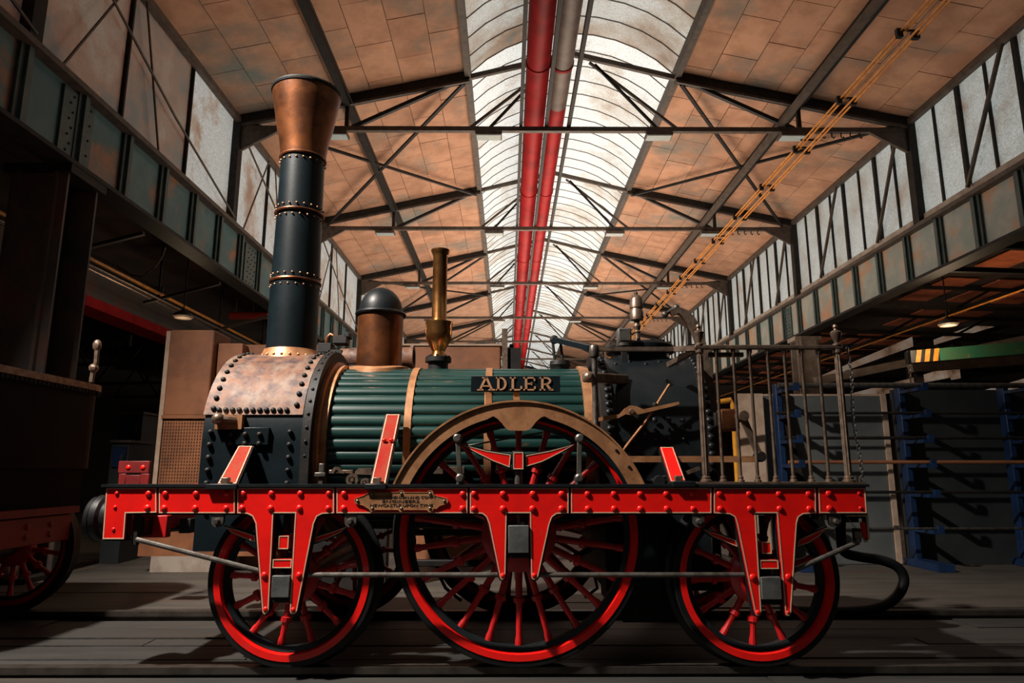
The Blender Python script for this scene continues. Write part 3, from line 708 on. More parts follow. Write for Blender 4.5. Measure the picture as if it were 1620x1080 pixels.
bd.build('rope_beading', BLACKM, tg)['kind'] = 'stuff'
a = P(143, 618, 5.3)
lv = MB().tube([(a.x, a.y, zt + .04), (a.x + .005, a.y, zt + .16), (a.x + .02, a.y, zt + .19), (a.x + .015, a.y, zt + .30)], .018, 8)
lv.ball((a.x + .012, a.y, zt + .33), .032, 8, 1.5).ball((a.x + .005, a.y, zt + .15), .036, 8)
lv.build('brake_handle', STEELB, tg)
z0, z1 = PZ(853, 5.45, 100), PZ(800, 5.45, 100)
MB().box(XE - .12, XE, 3.8, 5.46, z0, z1 - .06).build('end_beam', REDW, tg, bev=.006)
MB().box(XE - .14, XE + .02, 3.78, 5.50, z1 - .05, z1).build('beam_cap', REDW, tg)
for yk in (4.6, 4.95, 5.2):
    for zk in (z0 + .06, z1 - .12):
        MB().lathe([(.022, 0), (.018, .012), (0, .02)], (XE, yk, zk), (1, 0, 0), 10).build('rivet', REDW, tg)
MB().box(XE - 2.3, XE - .12, 5.36, 5.44, z0 + .02, z1).build('side_frame', REDW, tg)
MB().box(XE - 2.3, XE - .12, 3.9, 3.98, z0 + .02, z1).build('side_frame', REDW, tg)
MB().box(-5.8, XE - .05, 3.85, 5.6, z1, zb).build('under_tray', BLACKD, tg)

# ------------------------------------------------------------------ wheels
def collar_spoke(r0, r1, rad, mat_):
    """spoke along +Z with a raised collar, root at r0, tip at r1"""
    L = r1 - r0; c = r0 + L * .42
    pr = [(rad * 1.15, r0), (rad * 1.05, c - .03), (rad * 1.1, c - .016), (rad * 1.75, c - .012), (rad * 1.75, c + .012), (rad * 1.1, c + .016), (rad, c + .03), (rad * .92, r1 - .05), (rad * 1.2, r1 - .03), (rad * 1.2, r1)]
    return MB().lathe(pr, (0, 0, 0), (0, 0, 1), 10).mesh('spoke', mat_)
SPK = {}
def wheel(parent, cx, cz, R, y0, ns, phase, inner=1, seg=72):
    """inner: +1 flange on the far side (near wheels), -1 flange on the near side"""
    s = inner; yv = lambda t: y0 + s * t
    def lat(pr): return MB().lathe([(r, s * t) for r, t in pr], (cx, y0, cz), (0, 1, 0), seg)
    t = lat([(R - .035, 0), (R - .006, 0), (R, .006), (R, .098), (R + .024, .110), (R + .026, .128), (R - .01, .134), (R - .035, .134), (R - .035, 0)]).build('wheel', TYRE, parent)
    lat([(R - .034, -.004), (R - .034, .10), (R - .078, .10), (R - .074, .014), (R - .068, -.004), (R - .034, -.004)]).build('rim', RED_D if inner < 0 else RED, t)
    lat([(R - .078, .022), (R - .078, .098), (R - .104, .085), (R - .104, .035), (R - .078, .022)]).build('felloe', BLACK, t)
    hr = .30 * R
    lat([(0, -.02), (.09 * 1, -.02), (.10, .0), (hr * .82, .012), (hr, .03), (hr, .10), (hr * .8, .118), (0, .118)]).build('hub', RED_D, t)
    key = (round(R, 3), ns)
    if key not in SPK: SPK[key] = collar_spoke(hr * .9, R - .10, .018 if R > .55 else .0175, RED_D)
    for k in range(ns):
        a = phase + 2 * pi * k / ns
        inst('spoke', SPK[key], (cx, yv(.062), cz), t, Quaternion((0, 1, 0), a))
    return t

# ------------------------------------------------------------------ the engine
YF = 3.80; YW = 3.93; YC = 4.75
ZC = H + .16; RB = .54; RS = .625
loco = thing('steam_locomotive', (PX(820, 850, YC), YC, 0), 'antique steam locomotive with red outside frame, green boiler and tall black chimney', 'locomotive')
L_ = loco
# driving wheel and carrying wheels
xd = PX(821, 857, YW); Rd = (PX(1010, 857, YW) - PX(632, 857, YW)) / 2 + .034
xf = PX(461, 920, YW); xr = PX(1198, 920, YW); Rc = (PX(584, 920, YW) - PX(337.5, 920, YW)) / 2 + .034
YFAR = 2 * YC - YW
wheel(L_, xd, Rd, Rd, YW, 22, 0); wheel(L_, xf, Rc, Rc, YW, 13, radians(180 + 9)); wheel(L_, xr, Rc, Rc, YW, 13, radians(180 + 4))
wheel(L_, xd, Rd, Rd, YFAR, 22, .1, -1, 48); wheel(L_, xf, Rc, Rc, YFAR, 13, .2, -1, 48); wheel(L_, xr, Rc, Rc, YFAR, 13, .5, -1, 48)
for x, z in ((xd, Rd), (xf, Rc), (xr, Rc)):
    MB().lathe([(.055, YW - .08), (.055, YFAR + .08)], (x, 0, z), (0, 1, 0), 16).build('axle', STEEL, L_)
# wagon wheels at the left
for x in (-3.80, -5.2):
    wheel(tg, x, Rc, Rc, YFAR, 13, .25, -1, 48)
wheel(tg, -5.2, Rc, Rc, YW, 13, .0, 1, 48); wheel(tg, -3.80, Rc, Rc, YW, 13, .1, 1, 48)
for x in (-3.80, -5.2):
    MB().lathe([(.055, YW - .02), (.055, YFAR + .02)], (x, 0, Rc), (0, 1, 0), 12).build('axle', STEEL, tg)

# --- outside frame
RIV = MB().lathe([(1, 0), (.95, .35), (.75, .68), (.42, .90), (0, 1)], (0, 0, 0), (0, -1, 0), 10).mesh('rivet', RED)
RIVG = MB().lathe([(1, 0), (.95, .35), (.75, .68), (.42, .90), (0, 1)], (0, 0, 0), (0, -1, 0), 10).mesh('bolt', STEELB)
T, B_ = 771, 812
def horn(lo, li, ri, ro, x0, x1):
    return [(x0, T), (x1, T), (x1, B_)] + ro + ri + li + lo + [(x0, B_)]
panels = [
    [(168, T), (248, T), (248, B_ - 1), (199.5, B_), (196.5, 853), (162, 853)],
    [(251, T), (372, T), (372, B_), (251, B_)],
    [(375, T), (529, T), (529, B_), (510, 813), (502, 817), (497, 828), (470.5, 965), (468, 970), (464, 972), (460, 970), (458, 966), (466.5, B_), (433, B_), (425.5, 965), (423, 970), (419, 972), (416, 970), (414.5, 965), (404, 828), (399, 817), (391, 813), (375, B_)],
    [(532, T), (740, T), (740, B_), (532, B_)],
    [(743, T), (900, T), (900, B_), (881, 813), (874, 818), (870, 828), (852, 911), (849, 916), (845, 917.5), (841, 915), (840, 911), (838, B_), (802, B_), (800, 911), (799, 915), (795.5, 917.5), (792, 916), (790, 911), (773, 828), (769, 818), (763, 813), (743, B_)],
    [(903, T), (1126, T), (1126, B_), (903, B_)],
    [(1129, T), (1291, T), (1291.5, B_), (1271, 813.5), (1264, 818), (1261, 828), (1252, 968), (1250, 973), (1247, 974.5), (1243.5, 973), (1242, 968), (1228.7, B_), (1195.7, B_), (1205, 968), (1203, 973), (1199.5, 974.5), (1196, 973), (1194, 968), (1165.5, 828), (1162, 818), (1154, 813.5), (1129, B_)],
    [(1294, T), (1369, T), (1372, B_), (1296, B_)],
]
riv_px = [[(185, 780, 7), (182, 802, 6), (235, 780.5, 10), (233, 803, 10), (179.5, 837, 6)],
          [(261.5, 780.5, 10), (259.5, 803.5, 10), (310, 780.5, 10), (308.5, 803.5, 10), (358.5, 780.5, 9), (357.5, 803.5, 9)],
          [(384.7, 780.5, 10), (382.5, 803.5, 10), (429.5, 780, 10), (428, 803.5, 10), (475, 780, 10), (473.5, 803.5, 10), (520, 780, 9), (519, 803.5, 9), (418, 909.5, 10), (473, 909.5, 10), (420, 963.5, 8), (463.5, 964.5, 8)],
          [(544, 780.5, 10), (543.5, 803.5, 10), (732, 781, 10), (731.5, 804, 10)],
          [(749.7, 780.5, 10), (749.7, 804.5, 10), (795.7, 781, 11), (795.7, 804.5, 11), (843, 781, 11), (842.5, 804.5, 11), (888.5, 781, 11), (888.5, 804.5, 11), (795.6, 910, 8), (845, 910, 8)],
          [(929.5, 781, 10), (930, 804.5, 10), (971, 781, 10), (971.5, 804.5, 10), (1012.6, 781, 10), (1013, 804.5, 10), (1054, 781, 10), (1055, 804.5, 10), (1095.5, 781, 9), (1096.5, 804.5, 9)],
          [(1138, 781, 10), (1139.5, 804.5, 10), (1185, 781, 10), (1186.5, 804.5, 10), (1232, 781, 10), (1233.5, 804.5, 10), (1279, 781, 10), (1280.5, 804.5, 10), (1191, 913, 11), (1247.5, 912.5, 11), (1199.5, 968.5, 8), (1247, 968.5, 6)],
          [(1311, 780.5, 11), (1312.5, 804, 11), (1359, 780, 6), (1361.5, 803.5, 6)]]
for pp, rr in zip(panels, riv_px):
    o = XZ(pp, YF)
    fp = MB().prism(o, YF, YF + .012).build('frame_plate', RED, L_, smooth=False)
    MB().prism(offset(o, -.008), YF + .012, YF + .045).build('plate_edge', BLACK, fp, smooth=False)
    MB().ring(offset(o, .002), offset(o, .0075), YF - .0015, YF).build('lining', CREAM, fp, smooth=False)
    for x, y, d in rr:
        p = P(x, y, YF); r = d / 2 / F * YF * .98
        inst('rivet', RIV, p, fp, None, (r, r * .62, r))
q0, q1 = P(163, 769, YF), P(1371, 769, YF)
zt_f = PZ(770, YF); zb_f = PZ(813, YF)
MB().box(q0.x - .005, q1.x + .01, YF - .012, YF + .12, zt_f, zt_f + .014).build('footplate', BLACK, L_)
MB().box(q0.x, q1.x, YF + .046, YF + .075, zb_f - .004, zt_f).build('frame_beam', BLACK, L_)
MB().box(q0.x, q1.x, 2 * YC - YF - .05, 2 * YC - YF, zb_f - .004, zt_f).build('far_frame_beam', BLACK, L_)
# end beams
MB().box(q0.x, q0.x + .10, YF + .08, 2 * YC - YF - .05, zb_f - .12, zt_f - .002).build('front_buffer_beam', RED_D, L_)
MB().box(q1.x - .12, q1.x - .02, YF + .08, 2 * YC - YF - .05, zb_f - .05, zt_f - .002).build('rear_beam', BLACKM, L_)
MB().box(q0.x + .1, q1.x - .12, 4.15, 4.20, zb_f - .02, zt_f - .02).build('inner_frame', BLACKM, L_)
MB().box(q0.x + .1, q1.x - .12, 5.30, 5.35, zb_f - .02, zt_f - .02).build('inner_frame', BLACKM, L_)
# far red horn at the front end
Yq = 5.62
hq = MB()
for (a, b, c, d) in ((188, 237, 729, 748), (188, 199, 749, 768), (222, 236, 749, 768), (199, 222, 751, 768)):
    hq = MB().box(PX(a, c, Yq), PX(b, c, Yq), Yq, Yq + (.04 if a != 199 or b != 222 else .02), PZ(d, Yq), PZ(c, Yq)).build('far_end_block', REDW, L_, bev=.004)
    if a == 188 and b == 237:
        for xx in (203, 226): inst('rivet', RIV, P(xx, 739, Yq), hq, None, (.02, .012, .02))
# buffer
bxc = P(150, 818, 4.02)
xq = q0.x
bz = PZ(819, 4.0)
bu = MB().lathe([(0, -.17), (.09, -.17), (.118, -.155), (.128, -.125), (.122, -.09), (.105, -.075), (.108, -.04), (.095, -.01), (.095, .0), (0, 0)], (xq, 4.02, bz), (1, 0, 0), 28).build('buffer', RUBBER, L_)
bu2 = MB().lathe([(0, -.17), (.09, -.17), (.118, -.155), (.128, -.125), (.122, -.09), (.105, -.075), (.108, -.04), (.095, -.01), (.095, .0), (0, 0)], (xq, 5.48, bz), (1, 0, 0), 28).build('buffer', RUBBER, L_)
for t in (-.125, -.04):
    MB().lathe([(.10, t - .01), (.131 if t < -.1 else .113, t), (.10, t + .01)], (xq, 4.02, bz), (1, 0, 0), 28).build('band', BLACKM, bu)

# --- axle boxes and red blocks between the horn plates
def block(name, a, b, c, d, y0, y1, m, lined=False, bev=.004):
    X0, X1 = PX(a, d, y0), PX(b, d, y0)
    o = MB().box(X0, X1, y0, y1, PZ(d, y0), PZ(c, y0)).build(name, m, L_, bev=bev)
    if lined:
        r = [(X0, PZ(d, y0)), (X1, PZ(d, y0)), (X1, PZ(c, y0)), (X0, PZ(c, y0))]
        MB().ring(r, offset(r, .005), y0 - .002, y0).build('lining', CREAM, o, smooth=False)
    return o
for a, b, c, d in ((428, 457, 910, 945), (804, 837, 831, 875), (1206, 1238, 913, 949)):
    block('axle_box', a, b, c, d, YF - .012, YF + .14, GREY_BOX)
    block('axle_box_keep', a - 1, b + 1, d, d + 8, YF + .01, YF + .12, BLACKM)
    X = PX((a + b) / 2, c, YF + .05); z = PZ(c, YF + .05)
    MB().tube([(X, YF + .05, z), (X, YF + .05, z + .055)], .011, 8).lathe([(.02, 0), (.02, .02), (0, .02)], (X + .02, YF + .05, z), n=6).build('oil_cup', STEEL, L_)
block('spring_link', 440, 456, 847, 868, YF + .02, YF + .08, RED, True); block('spring_seat', 431, 461, 884, 898, YF + .005, YF + .06, RED, True)
block('spring_link', 1206, 1221, 857, 876, YF + .02, YF + .08, RED, True); block('spring_seat', 1203, 1232, 886, 900, YF + .005, YF + .06, RED, True)
for a in (448, 1213): block('spring_pin', a - 5, a + 5, 815, 905, YF + .06, YF + .09, BLACKM)
# leaf springs
def leaf(pts, Y, t=.05):
    o = XZ(pts, Y)
    s = MB().prism(o, Y, Y + t).build('leaf_spring', RED, L_, smooth=False)
    MB().ring(o, offset(o, .0045), Y - .002, Y).build('lining', CREAM, s, smooth=False)
    MB().prism(offset(o, -.006), Y + .01, Y + t + .006).build('spring_edge', BLACK, s, smooth=False)
leaf([(356, 833), (378, 839), (403, 847), (404, 857), (384, 850), (366, 842)], YF + .05)
leaf([(550, 832), (528, 840), (497, 850), (495, 859), (517, 852), (537, 843)], YF + .05)
leaf([(1113, 837), (1135, 844), (1164, 854), (1167, 865), (1148, 857), (1127, 848)], YF + .05)
leaf([(1307, 835), (1288, 843), (1264, 854), (1261, 865), (1280, 858), (1296, 848)], YF + .05)
leaf([(731, 703), (770, 713), (808, 719), (806, 739), (780, 729), (752, 715)], YF + .03)
leaf([(908, 703), (870, 713), (832, 720), (832, 738), (858, 730), (886, 716)], YF + .03)
block('spring_buckle', 812, 828, 715, 742, YF + .02, YF + .10, RED, True)
block('spring_buckle_plate', 810, 830, 713, 744, YF + .03, YF + .11, BLACK)
X = PX(820, 750, YF + .06); MB().tube([(X, YF + .06, PZ(765, YF + .06)), (X, YF + .06, PZ(742, YF + .06))], .022, 10).build('spring_pillar', STEEL, L_)
for x0, x1 in ((724, 728), (917, 916)):
    Yh = YF + .02
    a, b = P(x0, 693, Yh), P(x1, 756, Yh)
    hgr = MB().bar(a, b, .026, .03, (0, 1, 0)).build('spring_hanger', STEEL, L_, bev=.003)
    for p in (a, b):
        MB().lathe([(0, -.026), (.016, -.026), (.024, -.02), (.026, .02), (0, .02)], p, (0, 1, 0), 14).build('eye', STEEL, hgr)
    MB().lathe([(.022, zt_f + .014), (.022, b.z - .02)], (b.x, Yh + .02, 0), n=10).build('hanger_foot', STEEL, hgr)
# spring hanger lugs under the beam
for x in (345.5, 555, 1104, 1319.5):
    p = P(x, 824, YF + .02); r = .032
    pts = [(p.x - r, zb_f + .01), (p.x - r, p.z)] + arc(p.x, p.z, r, pi, 2 * pi, 8) + [(p.x + r, p.z), (p.x + r, zb_f + .01)]
    lg = MB().prism(pts, YF + .005, YF + .03).build('hanger_lug', STEEL, L_)
    MB().lathe([(0, -.03), (.012, -.03), (.016, -.02), (.018, .01)], (p.x, YF + .01, p.z), (0, 1, 0), 10).build('pin', STEEL, lg)
# tie rods
for pts in (((488, 909), (792, 909)), ((850, 909), (1188, 909)), ((216, 853), (412, 903)), ((1256, 902), (1358, 857))):
    MB().tube([P(*pts[0], YF + .03), P(*pts[1], YF + .03)], .0135, 10).build('tie_rod', STEEL, L_)
block('rod_bracket', 207, 216, 812, 862, YF + .03, YF + .06, BLACKM)
block('rod_bracket', 1353, 1364, 836, 858, YF + .03, YF + .06, BLACKM)
# lower step frame at the rear
rs = MB().prism(XZ([(1337, 815), (1372, 815), (1375, 855), (1369, 857), (1366, 820), (1338, 818)], YF + .05), YF + .05, YF + .07).build('rear_step', BLACK, L_)
MB().prism(XZ([(1362, 825), (1369, 826), (1372, 852), (1366, 851)], YF + .045), YF + .045, YF + .06).build('step_face', RED, rs)
MB().ring(XZ([(1337, 814), (1373, 814), (1376, 856), (1368, 858)], YF + .05), XZ([(1339, 817), (1370, 817), (1373, 853), (1369, 855)], YF + .05), YF + .046, YF + .05).build('lining', CREAM, rs)
# dark gear below the front beam
block('front_bracket', 215, 262, 815, 850, YF + .30, YF + .36, RED_D)
block('front_casting', 198, 226, 818, 848, YF + .2, YF + .5, BLACKM)
MB().tube([P(247, 838, 4.5), P(296, 834, 4.5)], .02, 10).build('drain_pipe', BLACKM, L_)
block('drain_cock', 282, 300, 820, 843, 4.45, 4.55, BLACKM)

# --- smokebox
def shell(x0, x1, R, a0, a1, zlow=None, n=28, t=.03):
    """arched wall about the boiler axis; angle 0 faces the camera, 90 is up"""
    oo = [(YC - R * cos(a0 + (a1 - a0) * i / n), ZC + R * sin(a0 + (a1 - a0) * i / n)) for i in range(n + 1)]
    ii = [(YC - (R - t) * cos(a0 + (a1 - a0) * i / n), ZC + (R - t) * sin(a0 + (a1 - a0) * i / n)) for i in range(n + 1)]
    if zlow is not None:
        oo = [(oo[0][0], zlow)] + oo + [(oo[-1][0], zlow)]; ii = [(ii[0][0], zlow)] + ii + [(ii[-1][0], zlow)]
    return MB().prism(oo + ii[::-1], x0, x1, 'x')
def arch_pts(R, zlow, n=28):
    return [(YC - R, zlow)] + [(YC - R * cos(pi * i / n), ZC + R * sin(pi * i / n)) for i in range(n + 1)] + [(YC + R, zlow)]
YN = YC - RS
sx0 = PX(319, 700, YN); sx1 = PX(478, 700, YN); zlow = PZ(872, YN, 320)
aj = math.asin((PZ(657, YN + .03) - ZC) / RS)
sm = MB().prism(arch_pts(RS, zlow), sx0, sx1, 'x').build('smokebox', BLUEBLK, L_, ang=25)
st = shell(sx0 - .004, sx1 - .01, RS + .012, aj, pi - aj, t=.02).build('smokebox_crown', RUST, L_, ang=25)
MB().prism([(YC - (RS + .012) * cos(q), ZC + (RS + .012) * sin(q)) for q in [aj + (pi - 2 * aj) * i / 24 for i in range(25)]], sx0 - .01, sx0 - .004, 'x').build('crown_front', RUST, st, ang=25)
BOLT = MB().lathe([(1, 0), (1, .5), (.8, .8), (.4, 1), (0, 1.05)], (0, 0, 0), (0, -1, 0), 8).mesh('bolt', BLACKM)
def put_bolt(mesh, x, ang, R, parent, r=.016, h=.016):
    nrm = Vector((0, -cos(ang), sin(ang))); p = Vector((x, YC, ZC)) + nrm * R
    return inst('bolt', mesh, p, parent, Vector((0, -1, 0)).rotation_difference(nrm), (r, h, r))
for i in range(13):
    put_bolt(BOLT, sx0 + .045, aj + .06 + i * .115, RS + .012, st)
    if i < 12: put_bolt(BOLT, sx1 - .055, aj + .10 + i * .122, RS + .012, st)
for i in range(11): put_bolt(BOLT, sx0 + .08 + i * (sx1 - sx0 - .19) / 10, aj + .045, RS + .012, st)
for i in range(7):
    z = ZC + .07 - i * .075
    inst('bolt', BOLT, (sx1 - .075, YN, z), sm, None, (.016, .018, .016)); inst('bolt', BOLT, (sx0 + .05, YN, z), sm, None, (.017, .02, .017))
for i in range(3):
    for dz in (.0, -.055): inst('bolt', BOLT, (sx0 + .18 + i * .085, YN - .02, ZC + .055 + dz), sm, None, (.016, .018, .016))
block('lubricator_pad', 362, 424, 676, 704, YN - .02, YN + .01, BLUEBLK)
# small lamp cock on the smokebox
p = P(345, 662, YN - .06)
lc = MB().ball(p, .036, 14).build('cock_ball', STEELB, L_)
MB().tube([p, p + Vector((.07, .02, -.005)), p + Vector((.11, .07, -.005))], .02, 8).build('cock_stem', STEELB, lc)
MB().box(p.x - .03, p.x + .13, YN - .03, YN + .02, p.z - .06, p.z + .025).build('cock_plate', BRONZE, lc)
# junction ring
rx0 = sx1; rx1 = PX(492, 700, YN)
MB().prism(arch_pts(RS + .028, zlow + .2), rx0, rx1, 'x').build('smokebox_flange', BLACKM, L_, ang=25)
fl = L_
for i in range(16): put_bolt(BOLT, (rx0 + rx1) / 2, -.5 + i * .13, RS + .028, L_, .010, .008)
bx0 = PX(511, 700, YC - RB); bx1 = PX(936, 640, YC - RB)
ob = MB().lathe([(RB - .02, 0), (RB + .045, 0), (RB + .045, .022), (RB + .022, .03), (RB + .022, bx0 - rx1 + .02), (RB - .02, bx0 - rx1 + .02)], (rx1, YC, ZC), (1, 0, 0), 64).build('boiler_collar', BRONZE, L_)
# --- boiler with lagging strips
boil = MB().lathe([(0, 0), (RB - .018, 0), (RB - .018, bx1 - bx0 + .04), (0, bx1 - bx0 + .04)], (bx0 - .02, YC, ZC), (1, 0, 0), 48).build('boiler', BLACK, L_)
NS = 44; da = 2 * pi / NS; Lb = bx1 - bx0
sp_ = []
for i in range(6):
    t = -.5 + i / 5; e = abs(t) * 2
    rr = RB - .014 * (e ** 4); sp_.append((rr * sin(t * da * .975), rr * cos(t * da * .975)))
prof = sp_ + [((RB - .03) * sin(.5 * da), (RB - .03) * cos(.5 * da)), ((RB - .03) * sin(-.5 * da), (RB - .03) * cos(-.5 * da))]
smesh = MB().prism(prof, 0, Lb, 'x').mesh('lagging_strip', GREEN, True, 50)
for k in range(NS): inst('lagging_strip', smesh, (bx0, YC, ZC), boil, Quaternion((1, 0, 0), k * da))
for px in (643, 771):
    xb = PX(px, 700, YC - RB)
    MB().lathe([(RB - .01, -.022), (RB + .007, -.022), (RB + .007, .022), (RB - .01, .022)], (xb, YC, ZC), (1, 0, 0), 64).build('boiler_band', BRONZE, L_)
xb = PX(934, 680, YC - RB)
MB().lathe([(RB - .01, -.03), (RB + .02, -.03), (RB + .02, .03), (RB - .01, .03)], (xb, YC, ZC), (1, 0, 0), 64).build('boiler_band', BRONZE, L_)

# --- chimney
xc = PX(461, 555, YC); z0 = ZC + RS - .05
zb1 = PZ(440, YC - .15); zb2 = PZ(330, YC - .15); zb3 = PZ(240, YC - .15); zt = PZ(151, YC); zb0 = PZ(552, YC - .15)
rc = .171; rt = .160
o = (xc, YC, 0)
chm = MB().lathe([(rc, z0), (rc, zb1), (rc - .003, zb1), (rt, zb2), (rt - .003, zb3), (rt - .03, zb3), (rt - .03, zb3 - .1)], o, n=40).build('chimney', BLUEBLK, L_)
for z, r in ((zb1, rc), (zb2, rc - .004), (zb3, rt)):
    MB().lathe([(r - .01, -.012), (r + .007, -.010), (r + .011, 0), (r + .007, .010), (r - .01, .012)], (xc, YC, z), n=40).build('chimney_band', COPPER, chm)
rv = MB()
for z, r in ((zb1, rc), (zb2, rc - .004)):
    for s in (-.04, .04):
        for k in range(20):
            a = 2 * pi * k / 20 + (s > 0) * .15; rv.ball((xc + r * cos(a), YC + r * sin(a), z + s), .0075, 6)
for k in range(20):
    a = 2 * pi * k / 20; rv.ball((xc + rt * cos(a), YC + rt * sin(a), zb3 - .04), .0085, 6)
rv.build('chimney_rivets', BRONZE, chm)['kind'] = 'stuff'
rx = .258
fn = MB().lathe([(rt + .002, zb3), (rt + .006, zb3 + .05), (rt + .018, zb3 + .14), (rt + .045, zb3 + .26), (rx - .008, zt - .01), (rx - .02, zt - .01), (rt + .03, zb3 + .26), (rt - .02, zb3 + .05)], o, n=48).build('chimney_cap', COPPER, chm)
MB().lathe([(rx - .02 + .022 * cos(a), zt + .022 * sin(a)) for a in [2 * pi * i / 10 for i in range(11)]], o, n=48).build('cap_rim', BLACKM, fn)
cb = MB().lathe([(rc, zb0 + .012), (rc + .012, zb0 + .01), (rc + .03, zb0 - .04), (rc + .07, zb0 - .08), (rc + .10, zb0 - .17), (rc, zb0 - .18)], o, n=40).build('chimney_base', BRONZE, chm)
rv = MB()
for k in range(24):
    a = 2 * pi * k / 24; rv.ball((xc + (rc + .038) * cos(a), YC + (rc + .038) * sin(a), zb0 - .042), .010, 6)
rv.build('base_rivets', BRONZE, cb)['kind'] = 'stuff'

# --- dome
xq_ = PX(601, 540, YC); zA = PZ(580, YC - .16); zB = PZ(490, YC - .16); zTop = PZ(456, YC)
rd = .160
dm = MB().lathe([(rd - .004, ZC + RB - .06), (rd - .004, zA), (rd, zB)], (xq_, YC, 0), n=40).build('steam_dome', COPPER, L_)
hd = zTop - zB
MB().lathe([(rd + .012, zB - .012), (rd + .02, zB), (rd + .012, zB + .014), (rd - .006, zB + .016)] + [((rd - .006) * cos(a), zB + .016 + (hd - .016) * sin(a)) for a in [pi / 2 * i / 8 for i in range(1, 9)]], (xq_, YC, 0), n=40).build('dome_cap', BLACK, dm)
sd = MB()
n = 30; vs = []; fs = []
for i in range(n):
    a = 2 * pi * i / n
    for r_, up in ((rd - .01, .012), (rd + .045, .004), (rd + .05, -.03)):
        xx = xq_ + r_ * cos(a); yk = r_ * sin(a); zz = ZC + sqrt((RB + .012) ** 2 - yk * yk) + up
        vs.append((xx, YC + yk, zz))
for i in range(n):
    j = (i + 1) % n
    fs += [(i * 3, j * 3, j * 3 + 1, i * 3 + 1), (i * 3 + 1, j * 3 + 1, j * 3 + 2, i * 3 + 2)]
sd.add(vs, fs).build('dome_saddle', BRONZE, dm)
# --- brass safety valve column
xv = PX(694, 540, YC); o = (xv, YC, 0); z = lambda y: PZ(y, YC)
sv = MB().lathe([(.056, z(566)), (.050, z(562)), (.044, z(556)), (.060, z(549)), (.086, z(539)), (.095, z(528)), (.092, z(517)), (.098, z(513)), (.098, z(510)), (.058, z(509)), (.053, z(505)), (.052, z(406)), (.060, z(402)), (.068, z(398)), (.068, z(396)), (.055, z(396)), (.035, z(410))], o, n=32).build('safety_valve', BRASS, L_)
MB().lathe([(0, ZC + RB - .03), (.07, ZC + RB - .03), (.07, z(574)), (.092, z(573)), (.092, z(566)), (.05, z(565)), (0, z(565))], o, n=28).build('valve_base', BLACKM, sv)
for k in range(8):
    a = 2 * pi * k / 8; MB().lathe([(.012, 0), (.012, .014), (0, .014)], (xv + .072 * cos(a), YC + .072 * sin(a), z(566)), n=6).build('nut', BLACKM, sv)

# --- firebox
YN2 = YC - .615; RF_ = .615
fx0 = PX(953, 680, YN2); fx1 = PX(1128, 680, YN2)
fb = MB().prism(arch_pts(RF_, zb_f - .45), fx0, fx1, 'x').build('firebox', BLACK, L_, ang=25)
MB().prism(arch_pts(RF_ + .02, zb_f - .45), fx0 - .002, fx0 + .07, 'x').build('firebox_front_flange', BLACKM, fb, ang=25)
MB().prism(arch_pts(RF_ + .02, zb_f - .45), fx1 - .045, fx1 + .004, 'x').build('firebox_rear_flange', BLACKM, fb, ang=25)
RIVB = MB().lathe([(1, 0), (.95, .35), (.75, .68), (.42, .90), (0, 1)], (0, 0, 0), (0, -1, 0), 10).mesh('bolt', BLACK)
for i in range(20):
    a = -.02 + i * .082
    put_bolt(RIVB, fx1 - .02, a, RF_ + .02, fb, .021, .018); put_bolt(RIVB, fx0 + .045, a, RF_ + .02, fb, .021, .018)
for i in range(8):
    zz = ZC - .06 - i * .055
    for xx in (fx1 - .02, fx0 + .045): inst('bolt', RIVB, (xx, YC - RF_ - .02, zz), fb, None, (.021, .018, .021))
for i in range(5): put_bolt(RIVB, fx0 + .14 + .10 * i, 1.05 + .08 * (i % 2), RF_, fb, .014, .010)
for j in range(3):
    for i in range(3):
        inst('bolt', RIVB, (PX(1036 + i * 22, 665, YN2), YN2, PZ(664 + j * 15, YN2)), fb, None, (.018 if j == 0 else .012, .014, .018 if j == 0 else .012))
# crown lid
xl = PX(1012, 545, YC); zl = PZ(549, YC - .2)
ld = MB().lathe([(.20, ZC + RF_ - .07), (.20, zl - .01), (.235, zl - .01), (.24, zl), (.24, zl + .03), (.225, zl + .045), (.12, zl + .055), (0, zl + .058)], (xl, YC, 0), n=40).build('crown_lid', BLACK, L_)
for k in range(14):
    a = 2 * pi * k / 14; MB().lathe([(.013, 0), (.013, .016), (0, .016)], (xl + .205 * cos(a), YC + .205 * sin(a), zl + .045), n=6).build('nut', BLACKM, ld)
# whistle
xw = PX(1008, 520, YC); o = (xw, YC, 0)
MB().lathe([(.022, zl + .05), (.018, z(527)), (.026, z(525)), (.018, z(522)), (.028, z(516)), (.018, z(511)), (.022, z(507)), (.046, z(506)), (.048, z(493)), (.042, z(491)), (.042, z(488)), (.048, z(487)), (.046, z(474)), (.038, z(471)), (.030, z(468)), (.012, z(466)), (.014, z(463)), (.006, z(460)), (0, z(459))], o, n=24).build('whistle', STEELB, L_)
p = P(987, 533, 4.5)
gb = MB().box(p.x - .045, p.x + .045, 4.46, 4.54, p.z - .045, p.z + .055).build('gauge_box', GREY_BOX, L_, bev=.008)
MB().box(p.x - .035, p.x + .035, 4.452, 4.46, p.z - .03, p.z + .045).build('gauge_glass', STEEL, gb)
MB().lathe([(.055, p.z - .065), (.055, p.z - .045), (.02, p.z - .045)], (p.x, 4.5, 0), n=16).build('gauge_foot', STEEL, gb)
MB().box(p.x - .02, p.x + .02, 4.48, 4.52, ZC + RF_ - .06, p.z - .06).build('gauge_bracket', BLACKM, gb)
